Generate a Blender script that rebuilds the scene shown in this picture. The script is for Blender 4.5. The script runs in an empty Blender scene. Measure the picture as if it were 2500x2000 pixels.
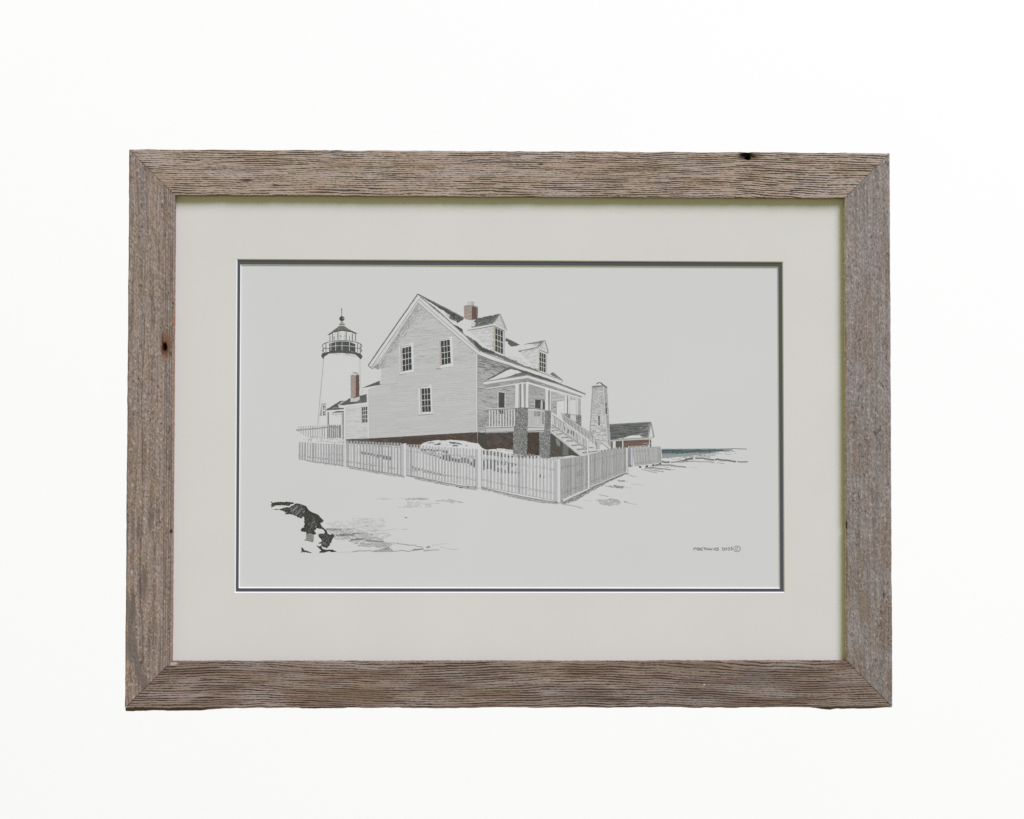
import bpy, math, random
import numpy as np
from mathutils import Matrix, Vector

random.seed(7)
rng = np.random.default_rng(11)
scene = bpy.context.scene
col = scene.collection

# ------------------------------------------------------------------ camera
PX = 0.00045                      # metres per photo pixel on the frame's face
F = 4167.0                        # focal length in photo pixels (60 mm lens)
A_ = (-2.80208644e-02, -2.01042840e-02, 2.00227296e-03)
def rot(rx, ry, rz):
    cx, sx, cy, sy, cz, sz = math.cos(rx), math.sin(rx), math.cos(ry), math.sin(ry), math.cos(rz), math.sin(rz)
    return (np.array([[cz, -sz, 0], [sz, cz, 0], [0, 0, 1]]) @ np.array([[cy, 0, sy], [0, 1, 0], [-sy, 0, cy]])
            @ np.array([[1, 0, 0], [0, cx, -sx], [0, sx, cx]]))
RM = rot(*A_)
CP = np.array([-0.0364461, 0.03215371, -1.87577514])
FW, FH = 0.84, 0.6115669          # frame outer size

def plane(u, v, d):
    """photo measurement -> (x, z) on the picture's plane that lies d behind the frame's face"""
    r = RM.T @ np.array([(u - 1250) / F, (v - 1000) / F, 1.0])
    t = (d - CP[2]) / r[2]
    p = CP + t * r
    return p[0], -p[1]

cam = bpy.data.cameras.new('camera')
camo = bpy.data.objects.new('camera', cam)
col.objects.link(camo)
cam.lens = 60.0; cam.sensor_width = 36.0; cam.sensor_fit = 'HORIZONTAL'
cam.clip_start = 0.05; cam.clip_end = 200
def w3(f): return Vector((f[0], f[2], -f[1]))
right, down, fwd = w3(RM[0]), w3(RM[1]), w3(RM[2])
M = Matrix((right, -down, -fwd)).transposed().to_4x4()
M.translation = w3(CP)
camo.matrix_world = M
scene.camera = camo

# ------------------------------------------------------------------ helpers
def s2l(c):
    c = c / 255.0
    return c / 12.92 if c <= 0.04045 else ((c + 0.055) / 1.055) ** 2.4
def lin(rgb): return np.array([s2l(x) for x in rgb])
E_LIGHT = 1.09                    # light falling on the picture's face
def albedo(rgb): return lin(rgb) / E_LIGHT

def mesh_obj(name, verts, faces, mat, parent=None, colors=None, smooth=False, extra=None):
    me = bpy.data.meshes.new(name)
    me.from_pydata(verts if isinstance(verts, list) else verts.tolist(), [], faces)
    me.update()
    if colors is not None:
        a = me.color_attributes.new('pigment', 'FLOAT_COLOR', 'POINT')
        c = np.ones((len(verts), 4), dtype=np.float32)
        cc = np.asarray(colors, dtype=np.float32)
        c[:, :cc.shape[1]] = cc
        a.data.foreach_set('color', c.ravel())
    if smooth:
        me.polygons.foreach_set('use_smooth', [True] * len(me.polygons))
    me.materials.append(mat)
    o = bpy.data.objects.new(name, me)
    col.objects.link(o)
    if parent: o.parent = parent
    return o

def new_mat(name):
    m = bpy.data.materials.new(name); m.use_nodes = True
    nt = m.node_tree
    b = nt.nodes['Principled BSDF']
    return m, nt, b
def node(nt, kind, **kw):
    n = nt.nodes.new(kind)
    for k, v in kw.items():
        if k in n.inputs: n.inputs[k].default_value = v
        else: setattr(n, k, v)
    return n

# value noise -------------------------------------------------------------
def vnoise(x, y, seed):
    r = np.random.default_rng(seed).random((256, 256))
    xi = np.floor(x).astype(int); yi = np.floor(y).astype(int)
    fx = x - xi; fy = y - yi
    fx = fx * fx * (3 - 2 * fx); fy = fy * fy * (3 - 2 * fy)
    g = lambda a, b: r[a % 256, b % 256]
    return ((g(xi, yi) * (1 - fx) + g(xi + 1, yi) * fx) * (1 - fy)
            + (g(xi, yi + 1) * (1 - fx) + g(xi + 1, yi + 1) * fx) * fy)
def sstep(a, b, x):
    t = np.clip((x - a) / (b - a), 0, 1); return t * t * (3 - 2 * t)
def mixc(a, b, t): return a * (1 - t[..., None]) + np.asarray(b) * t[..., None]

# ------------------------------------------------------------------ materials
def wood_material():
    m, nt, b = new_mat('weathered_barn_wood')
    at = node(nt, 'ShaderNodeVertexColor', layer_name='pigment')
    tc = node(nt, 'ShaderNodeTexCoord')
    n1 = node(nt, 'ShaderNodeTexNoise', Scale=900.0, Detail=4.0, Roughness=0.7)
    nt.links.new(tc.outputs['Object'], n1.inputs['Vector'])
    mr = node(nt, 'ShaderNodeMapRange')
    mr.inputs['From Min'].default_value = 0.3; mr.inputs['From Max'].default_value = 0.7
    mr.inputs['To Min'].default_value = 0.74; mr.inputs['To Max'].default_value = 1.26
    nt.links.new(n1.outputs['Fac'], mr.inputs['Value'])
    mx = node(nt, 'ShaderNodeVectorMath', operation='MULTIPLY')
    nt.links.new(at.outputs['Color'], mx.inputs[0]); nt.links.new(mr.outputs['Result'], mx.inputs[1])
    nt.links.new(mx.outputs[0], b.inputs['Base Color'])
    bp = node(nt, 'ShaderNodeBump', Strength=0.35, Distance=0.0004)
    nt.links.new(n1.outputs['Fac'], bp.inputs['Height']); nt.links.new(bp.outputs['Normal'], b.inputs['Normal'])
    b.inputs['Roughness'].default_value = 0.72
    b.inputs['Specular IOR Level'].default_value = 0.25
    return m
WOOD = wood_material()

def board_material(name, rgb, rough=0.9, var=0.03, bump=0.12, scale=700.0):
    m, nt, b = new_mat(name)
    tc = node(nt, 'ShaderNodeTexCoord')
    n1 = node(nt, 'ShaderNodeTexNoise', Scale=scale, Detail=3.0)
    n2 = node(nt, 'ShaderNodeTexNoise', Scale=9.0, Detail=3.0)
    nt.links.new(tc.outputs['Object'], n1.inputs['Vector']); nt.links.new(tc.outputs['Object'], n2.inputs['Vector'])
    ad = node(nt, 'ShaderNodeMath', operation='ADD')
    nt.links.new(n1.outputs['Fac'], ad.inputs[0]); nt.links.new(n2.outputs['Fac'], ad.inputs[1])
    mr = node(nt, 'ShaderNodeMapRange')
    mr.inputs['From Min'].default_value = 0.6; mr.inputs['From Max'].default_value = 1.4
    mr.inputs['To Min'].default_value = 1 - var; mr.inputs['To Max'].default_value = 1 + var
    nt.links.new(ad.outputs[0], mr.inputs['Value'])
    rgbn = node(nt, 'ShaderNodeRGB'); rgbn.outputs[0].default_value = (*rgb, 1)
    mx = node(nt, 'ShaderNodeVectorMath', operation='MULTIPLY')
    nt.links.new(rgbn.outputs[0], mx.inputs[0]); nt.links.new(mr.outputs['Result'], mx.inputs[1])
    nt.links.new(mx.outputs[0], b.inputs['Base Color'])
    bp = node(nt, 'ShaderNodeBump', Strength=bump, Distance=0.0002)
    nt.links.new(n1.outputs['Fac'], bp.inputs['Height']); nt.links.new(bp.outputs['Normal'], b.inputs['Normal'])
    b.inputs['Roughness'].default_value = rough
    b.inputs['Specular IOR Level'].default_value = 0.15
    return m
CREAM = board_material('cream_mat_board', albedo((212, 210, 204)))
SLATE = board_material('slate_mat_board', albedo((82, 84, 88)), var=0.05)
CORE = board_material('white_board_core', (0.72, 0.72, 0.715), bump=0.05)
PAPER_S = (208, 208, 207)
PAPER_A = albedo(PAPER_S)
PAPER = board_material('drawing_paper', PAPER_A, var=0.022, bump=0.10, scale=1100.0)

def pencil_material():
    """graphite and colour pencil lying on the tooth of the paper"""
    m, nt, b = new_mat('pencil_on_paper')
    at = node(nt, 'ShaderNodeVertexColor', layer_name='pigment')
    tc = node(nt, 'ShaderNodeTexCoord')
    n1 = node(nt, 'ShaderNodeTexNoise', Scale=1500.0, Detail=2.0, Roughness=0.6)
    nt.links.new(tc.outputs['Object'], n1.inputs['Vector'])
    mr = node(nt, 'ShaderNodeMapRange')
    mr.inputs['From Min'].default_value = 0.52; mr.inputs['From Max'].default_value = 0.8
    mr.inputs['To Min'].default_value = 0.0; mr.inputs['To Max'].default_value = 0.34
    nt.links.new(n1.outputs['Fac'], mr.inputs['Value'])
    mx = node(nt, 'ShaderNodeMix', data_type='RGBA')
    mx.inputs['B'].default_value = (*PAPER_A, 1)
    nt.links.new(mr.outputs['Result'], mx.inputs['Factor'])
    nt.links.new(at.outputs['Color'], mx.inputs['A'])
    nt.links.new(mx.outputs['Result'], b.inputs['Base Color'])
    b.inputs['Roughness'].default_value = 0.85
    b.inputs['Specular IOR Level'].default_value = 0.15
    return m
PENCIL = pencil_material()

# ------------------------------------------------------------------ the framed picture
root = bpy.data.objects.new('framed_drawing', None)
col.objects.link(root)
root.location = (0, 0, -FH / 2)
root.empty_display_size = 0.05
root['label'] = 'framed pencil drawing of a white house and lighthouse in snow, weathered barn wood frame'
root['category'] = 'framed picture'
def place(o):            # geometry is written round the frame's centre; the root stands at its foot
    o.location = (0, 0, FH / 2)
    return o

RW = 112.0               # rail width in px
def rail(kind, L, to_xz, label, feats):
    """weathered board with mitred ends. x along (px), v across (0 = outer edge)."""
    seed = {'top': 3, 'bottom': 31, 'left': 57, 'right': 83}[kind]
    nx, nv = int(L / 2.6), 104
    t = np.linspace(0, 1, nx)[:, None]
    v = np.linspace(0, RW, nv)[None, :]
    gap = 0.6
    x = (v + gap) + t * (L - 2 * v - 2 * gap)
    v = np.broadcast_to(v, x.shape)
    N = lambda a, b, s: vnoise(x / a + 11.3, v / b + 5.7, seed + s)
    # --- grain relief and pigment
    if kind in ('top', 'bottom'):
        warp = 10 * N(260, 70, 1) + 2.2 * N(60, 22, 2) + 1.2 * N(24, 9, 3)
        if kind == 'bottom':
            warp += 16 * N(420, 140, 4)
        vw = v + warp
        per = (4.9 if kind == 'top' else 5.3) + 0.8 * N(300, 60, 9)
        rdg = 0.5 + 0.5 * np.sin(2 * np.pi * vw / per + 2.2 * N(70, 9, 10))
        l1 = vnoise(x / 55 + 4.4, vw / 2.2, seed + 5); l2 = vnoise(x / 26 + 1.7, vw / 1.6, seed + 6)
        amp = sstep(0.15, 0.6, N(100, 26, 7))
        h = 0.40 * rdg + 0.36 * l1 + 0.24 * l2
        h = 0.55 + (h - 0.51) * (0.62 + 0.62 * amp)
        h = h + 0.24 * (N(5, 2.2, 30) - 0.5)
        relief = 0.00075 * sstep(0.2, 0.66, h)
        tone = sstep(0.22, 0.60, h)
        if kind == 'top':
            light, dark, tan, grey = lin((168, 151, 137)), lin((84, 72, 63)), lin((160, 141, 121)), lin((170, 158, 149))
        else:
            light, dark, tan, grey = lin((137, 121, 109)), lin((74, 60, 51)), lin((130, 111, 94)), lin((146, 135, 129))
        c = np.broadcast_to(light, x.shape + (3,)).copy()
        c = mixc(c, tan, 0.6 * sstep(0.5, 0.8, N(120, 30, 11)))
        c = mixc(c, grey, 0.7 * sstep(0.5, 0.8, N(90, 24, 12)))
        c = mixc(c, dark, 1 - tone)
        c = mixc(c, lin((40, 32, 28)), 0.8 * sstep(0.7, 0.82, vnoise(x / 30 + 2.2, vw / 2.0, seed + 13)) * sstep(0.5, 0.68, N(120, 20, 14)) * sstep(0.5, 0.36, h))
        c = mixc(c, lin((150, 104, 74)), 0.35 * sstep(0.76, 0.9, vnoise(x / 22, vw / 1.8, seed + 15)))
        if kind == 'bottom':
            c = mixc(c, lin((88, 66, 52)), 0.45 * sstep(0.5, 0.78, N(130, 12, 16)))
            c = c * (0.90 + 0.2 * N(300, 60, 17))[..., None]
    else:
        wide = 1.0 if kind == 'left' else 0.5
        warp = 12 * N(260, 60, 1) + 3 * N(60, 20, 2)
        st = vnoise(x / 150 + 3.1, (v + warp) / 3.6, seed + 3)
        st2 = vnoise(x / 60 + 9.1, (v + warp) / 2.4, seed + 4)
        sp = N(5.0, 3.0, 5); sp2 = N(7, 4.5, 6); bl = N(60, 26, 7)
        h = 0.34 * wide * st + 0.2 * st2 + 0.34 * sp + 0.22 * sp2
        relief = 0.00055 * sstep(0.1, 0.9, h)
        if kind == 'left':
            light = lin((146, 129, 117)); dark = lin((100, 88, 80)); warm = lin((146, 126, 106)); cool = lin((142, 131, 125))
        else:
            light = lin((144, 134, 128)); dark = lin((106, 98, 94)); warm = lin((126, 106, 90)); cool = lin((142, 136, 134))
        c = np.broadcast_to(light, x.shape + (3,)).copy()
        c = mixc(c, dark, (0.62 if kind == 'left' else 0.4) * sstep(0.42, 0.75, st))
        yy = x / L
        c = mixc(c, warm, 0.6 * sstep(0.35, 0.8, bl) * (0.2 + 0.8 * yy))
        c = mixc(c, cool, 0.7 * sstep(0.45, 0.8, N(70, 14, 8)) * (0.9 - 0.5 * yy))
        c = c * (0.56 + 0.38 * sp + 0.48 * vnoise(x / 2.6 + 7, v / 2.2, seed + 31))[..., None]
        c = c * (0.9 + 0.2 * st2)[..., None]
        c = mixc(c, lin((62, 52, 46)), 0.8 * sstep(0.78, 0.9, N(6, 2.6, 9)) * sstep(0.3, 0.7, N(50, 14, 10)))
        c = mixc(c, lin((186, 174, 162)), 0.55 * sstep(0.78, 0.9, N(5, 2.8, 12)))
        crack = np.abs(v - (34 + 7 * vnoise(x / 150, x * 0 + 2.2, seed + 21)))
        c = mixc(c, lin((70, 60, 54)), 0.8 * sstep(1.3, 0.4, crack) * sstep(0.5, 0.6, vnoise(x / 110, x * 0, seed + 22)) * (1.0 if kind == 'left' else 0.4))
        if kind == 'left':
            # deep parallel growth lines next to the inner edge
            il = 0.5 + 0.5 * np.sin(2 * np.pi * (v + 1.5 * N(90, 20, 13)) / 5.6)
            k = sstep(82, 92, v) * 0.7
            c = mixc(c, lin((86, 76, 70)), k * sstep(0.6, 0.95, il)); relief = relief + 0.0002 * k * (1 - il)
            # slanted dark growth rings low on the board
            sl = vnoise((x + 2.4 * v) / 95, (v - 0.18 * x) / 13, seed + 14)
            c = mixc(c, lin((106, 97, 90)), 0.75 * sstep(0.55, 0.75, sl) * sstep(780, 900, x) * sstep(70, 50, v))
        else:
            # rough sawn scallops
            sc = vnoise((x + 0.35 * v) / 9, v / 22, seed + 15)
            relief = relief + 0.00022 * sc * sstep(0.4, 0.7, N(140, 60, 16))
            c = c * (1.0 - 0.12 * yy)[..., None]
    for f in feats:
        c, relief = f(x, v, c, relief)
    # --- outline
    edge_o = 1.8 * (vnoise(x[:, :1] / 55, x[:, :1] * 0 + 3, seed + 41) - 0.5) + 1.2 * (vnoise(x[:, :1] / 17, x[:, :1] * 0, seed + 42) - 0.5) + 0.9 * (vnoise(x[:, :1] / 6, x[:, :1] * 0, seed + 45) - 0.5) * vnoise(x[:, :1] / 60, x[:, :1] * 0, seed + 46)
    edge_i = 1.2 * (vnoise(x[:, -1:] / 60, x[:, -1:] * 0 + 3, seed + 43) - 0.5) + 1.1 * (vnoise(x[:, -1:] / 6, x[:, -1:] * 0, seed + 44) - 0.5)
    if kind in ('left', 'right'): edge_i *= 0.45; edge_o *= 0.55
    q = v / RW
    vv = v + edge_o * (1 - q) ** 3 + edge_i * q ** 3
    # worn arrises
    bev = 0.0007 * (sstep(2.5, 0.0, v) + 0.6 * sstep(RW - 1.8, RW, v))
    y = -relief + bev
    P = np.zeros(x.shape + (3,))
    P[..., 0], P[..., 2] = to_xz(x, vv)
    P[..., 1] = y
    col_f = c / E_LIGHT
    n0 = nx * nv
    idx = np.arange(n0).reshape(nx, nv)
    verts = P.reshape(-1, 3); cols = col_f.reshape(-1, 3)
    flip = kind in ('bottom', 'left')
    a, b_, c_, d_ = idx[:-1, :-1].ravel(), idx[1:, :-1].ravel(), idx[1:, 1:].ravel(), idx[:-1, 1:].ravel()
    faces = np.stack([a, b_, c_, d_], 1).tolist()
    # sides: outer, inner, two mitres, back
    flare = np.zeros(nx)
    if kind == 'bottom':   # added dark lip, lowest near both ends, standing in for shade below the frame
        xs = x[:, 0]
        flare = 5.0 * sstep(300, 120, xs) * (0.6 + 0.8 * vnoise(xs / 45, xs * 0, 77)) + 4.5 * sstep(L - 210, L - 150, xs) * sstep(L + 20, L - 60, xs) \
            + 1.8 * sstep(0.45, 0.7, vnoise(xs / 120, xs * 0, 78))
    def strip(ids, dv, depth, rgb, first=None):
        nonlocal verts, cols, faces
        top = verts[ids]
        low = top.copy(); low[:, 1] = depth
        if dv is not None:
            xx = x.reshape(-1)[ids]; v2 = vv.reshape(-1)[ids] + dv
            low[:, 0], low[:, 2] = to_xz(xx, v2)
        base = len(verts)
        pig = np.tile(albedo(rgb), (len(ids), 1)) * (0.75 + 0.5 * rng.random((len(ids), 1)))
        verts = np.vstack([verts, top, low]); cols = np.vstack([cols, pig, pig])
        n = len(ids)
        faces += [[base + i, base + i + 1, base + n + i + 1, base + n + i] for i in range(n - 1)]
        return np.arange(base + n, base + 2 * n)
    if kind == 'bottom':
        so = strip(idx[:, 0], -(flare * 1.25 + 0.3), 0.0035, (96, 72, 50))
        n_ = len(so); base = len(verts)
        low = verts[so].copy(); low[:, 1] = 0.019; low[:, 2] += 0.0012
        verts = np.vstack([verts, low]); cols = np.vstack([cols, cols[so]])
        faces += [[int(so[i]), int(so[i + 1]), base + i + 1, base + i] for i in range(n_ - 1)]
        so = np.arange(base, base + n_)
    else:
        so = strip(idx[:, 0], None, 0.019, (112, 92, 74))
    inner = {'top': (150, 112, 80), 'bottom': (128, 106, 90), 'left': (150, 120, 102), 'right': (204, 184, 146)}[kind]
    si = strip(idx[:, -1], None, 0.019, inner)
    s0 = strip(idx[0, :], None, 0.019, (42, 33, 27))
    s1 = strip(idx[-1, :], None, 0.019, (42, 33, 27))
    faces += [[int(so[0]), int(si[0]), int(si[-1]), int(so[-1])]]
    o = mesh_obj('frame_rail', verts, faces, WOOD, root, cols)
    o['label'] = label
    return place(o)

Lw, Lh = FW / PX, FH / PX
def px_to_rail(kind, u, v_):
    x_, z_ = plane(u, v_, 0.0)
    return {'top': ((x_ + FW / 2) / PX, (FH / 2 - z_) / PX), 'bottom': ((x_ + FW / 2) / PX, (z_ + FH / 2) / PX),
            'left': ((FH / 2 - z_) / PX, (x_ + FW / 2) / PX), 'right': ((FH / 2 - z_) / PX, (FW / 2 - x_) / PX)}[kind]

def stain(kind, u, v_, rx, rv, rgb, k=1.0, depth=0.0, hard=0.35):
    cx, cv = px_to_rail(kind, u, v_)
    def f(x, v, c, relief):
        n = 0.7 * (vnoise(x / 6, v / 3, 5) - 0.5)
        d = np.sqrt(((x - cx) / rx) ** 2 + ((v - cv) / rv) ** 2) + n * hard
        m_ = sstep(1.0, 1.0 - 0.55, d) * k
        return mixc(c, lin(rgb), m_), relief - depth * sstep(1.0, 0.4, d)
    return f

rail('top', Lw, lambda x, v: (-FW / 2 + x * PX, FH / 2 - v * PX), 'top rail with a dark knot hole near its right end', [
    stain('top', 1827, 384, 44, 12, (104, 84, 64), 0.8, 0.0004),
    stain('top', 1823, 382, 24, 11, (52, 41, 30), 1.0, 0.0025, 0.5),
    stain('top', 1824, 378, 15, 9, (34, 27, 20), 1.0, 0.003),
    stain('top', 1826, 386, 8, 6, (12, 10, 8), 1.0, 0.009, 0.15),
    stain('top', 602, 441, 22, 3.5, (42, 34, 28), 0.85, 0.0006),
    stain('top', 672, 453, 14, 2.6, (44, 36, 30), 0.8, 0.0005),
    stain('top', 1922, 389, 12, 2.8, (44, 40, 38), 0.85, 0.0005),
    stain('top', 1885, 452, 22, 2.6, (52, 38, 30), 0.8, 0.0005),
    stain('top', 840, 408, 70, 24, (150, 130, 106), 0.5),
    stain('top', 1045, 408, 26, 12, (134, 113, 88), 0.7),
    stain('top', 1320, 400, 10, 5, (70, 50, 40), 0.7),
])
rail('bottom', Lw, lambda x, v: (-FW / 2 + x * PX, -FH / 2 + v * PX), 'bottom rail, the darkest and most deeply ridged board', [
    stain('bottom', 880, 1690, 90, 22, (110, 92, 72), 0.55),
    stain('bottom', 1190, 1690, 80, 18, (112, 94, 72), 0.55),
    stain('bottom', 1134, 1641, 6, 5.5, (128, 118, 108), 0.9, 0.0005),
    stain('bottom', 1850, 1650, 46, 34, (122, 112, 106), 0.45),
    stain('bottom', 1500, 1708, 50, 8, (70, 50, 38), 0.6),
    stain('bottom', 1719, 1672, 2.4, 2.2, (222, 214, 206), 1.0),
    stain('bottom', 422, 1621, 16, 4.5, (190, 178, 168), 0.85),
])
rail('left', Lh, lambda x, v: (-FW / 2 + v * PX, FH / 2 - x * PX), 'left rail with a rusty nail hole beside its inner edge', [
    stain('left', 405, 842, 44, 15, (122, 86, 64), 0.9),
    stain('left', 397, 843, 34, 3.4, (66, 42, 32), 0.85),
    stain('left', 404, 850, 24, 12, (98, 58, 40), 0.9),
    stain('left', 402, 848, 13, 6.5, (10, 6, 5), 1.0, 0.006, 0.2),
    stain('left', 423, 785, 18, 5, (150, 104, 66), 0.9),
    stain('left', 426, 828, 30, 3.2, (78, 46, 42), 0.9),
    stain('left', 418, 1298, 6, 6, (44, 28, 18), 0.95, 0.001),
    stain('left', 320, 1365, 14, 5, (140, 102, 70), 0.8),
    stain('left', 313, 747, 2.0, 3.2, (50, 34, 26), 0.9),
    stain('left', 342, 1370, 110, 1.2, (58, 48, 40), 0.9),
    stain('left', 324, 1480, 60, 7, (100, 90, 82), 0.8),
    stain('left', 350, 1430, 60, 6, (110, 100, 94), 0.8),
    stain('left', 338, 1290, 40, 6, (104, 94, 86), 0.8),
    stain('left', 318, 425, 30, 5, (150, 110, 82), 0.6),
    stain('left', 406, 520, 28, 5, (140, 104, 80), 0.55),
])
rail('right', Lh, lambda x, v: (FW / 2 - v * PX, FH / 2 - x * PX), 'right rail, smooth blue-grey board with a split at its inner edge', [
    stain('right', 2066, 1283, 16, 3.4, (26, 18, 12), 0.95, 0.0015),
    stain('right', 2067, 1303, 9, 3.2, (128, 86, 52), 0.9),
    stain('right', 2068, 1380, 60, 1.1, (52, 42, 40), 0.9),
    stain('right', 2066, 1432, 46, 1.1, (58, 48, 46), 0.9),
    stain('right', 2110, 1480, 60, 22, (124, 106, 88), 0.6),
    stain('right', 2095, 1700, 60, 40, (126, 108, 88), 0.5),
    stain('right', 2128, 1200, 20, 8, (118, 94, 76), 0.5),
])

# ------------------------------------------------------------------ mats and paper
D_MAT, D_ACC, D_PAP = 0.0080, 0.0094, 0.0108
def ring_board(name, outer, inner, d, mat, parent):
    (ox0, oz0, ox1, oz1), q = outer, inner
    o4 = [(ox0, oz1), (ox1, oz1), (ox1, oz0), (ox0, oz0)]
    vs = [(x, d, z) for x, z in o4] + [(x, d, z) for x, z in q]
    fs = [[i, (i + 1) % 4, 4 + (i + 1) % 4, 4 + i] for i in range(4)]
    o = mesh_obj(name, vs, fs, mat, parent)
    return o
def bevel(name, q, d0, d1, wdt, mat, parent):
    sg = [(1, -1), (-1, -1), (-1, 1), (1, 1)]
    p = [(x + sx * wdt, z + sz * wdt) for (x, z), (sx, sz) in zip(q, sg)]
    vs = [(x, d0, z) for x, z in q] + [(x, d1, z) for x, z in p]
    fs = [[i, (i + 1) % 4, 4 + (i + 1) % 4, 4 + i] for i in range(4)]
    return mesh_obj(name, vs, fs, mat, parent)
hole = (-FW / 2 + 0.047, -FH / 2 + 0.047, FW / 2 - 0.047, FH / 2 - 0.047)
q1 = [plane(*p, D_MAT) for p in ((577.1, 632.2), (1911.9, 638.7), (1915.8, 1447.5), (572.9, 1447.3))]
mat1 = place(ring_board('mat_board', hole, q1, D_MAT, CREAM, root))
mat1['label'] = 'wide cream mat board'
bevel('bevel_edge', q1, D_MAT, D_ACC, 0.0010, CORE, mat1)
q2 = [plane(*p, D_ACC) for p in ((586.6, 645.2), (1900.2, 651.0), (1904.6, 1437.2), (582.6, 1436.2))]
mat2 = place(ring_board('accent_mat', hole, q2, D_ACC, SLATE, root))
mat2['label'] = 'thin slate grey inner mat'
bevel('bevel_edge', q2, D_ACC, D_PAP, 0.0009, CORE, mat2)
px0, pz0, px1, pz1 = hole
paper = place(mesh_obj('drawing_paper', [(px0, D_PAP, pz0), (px1, D_PAP, pz0), (px1, D_PAP, pz1), (px0, D_PAP, pz1)], [[0, 1, 2, 3]], PAPER, root))
back = place(mesh_obj('backing_board', [(x, y, z) for y in (0.0115, 0.0145) for x, z in ((px0, pz0), (px1, pz0), (px1, pz1), (px0, pz1))],
                      [[0, 1, 2, 3], [7, 6, 5, 4], [0, 4, 5, 1], [1, 5, 6, 2], [2, 6, 7, 3], [3, 7, 4, 0]], CORE, root))

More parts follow.
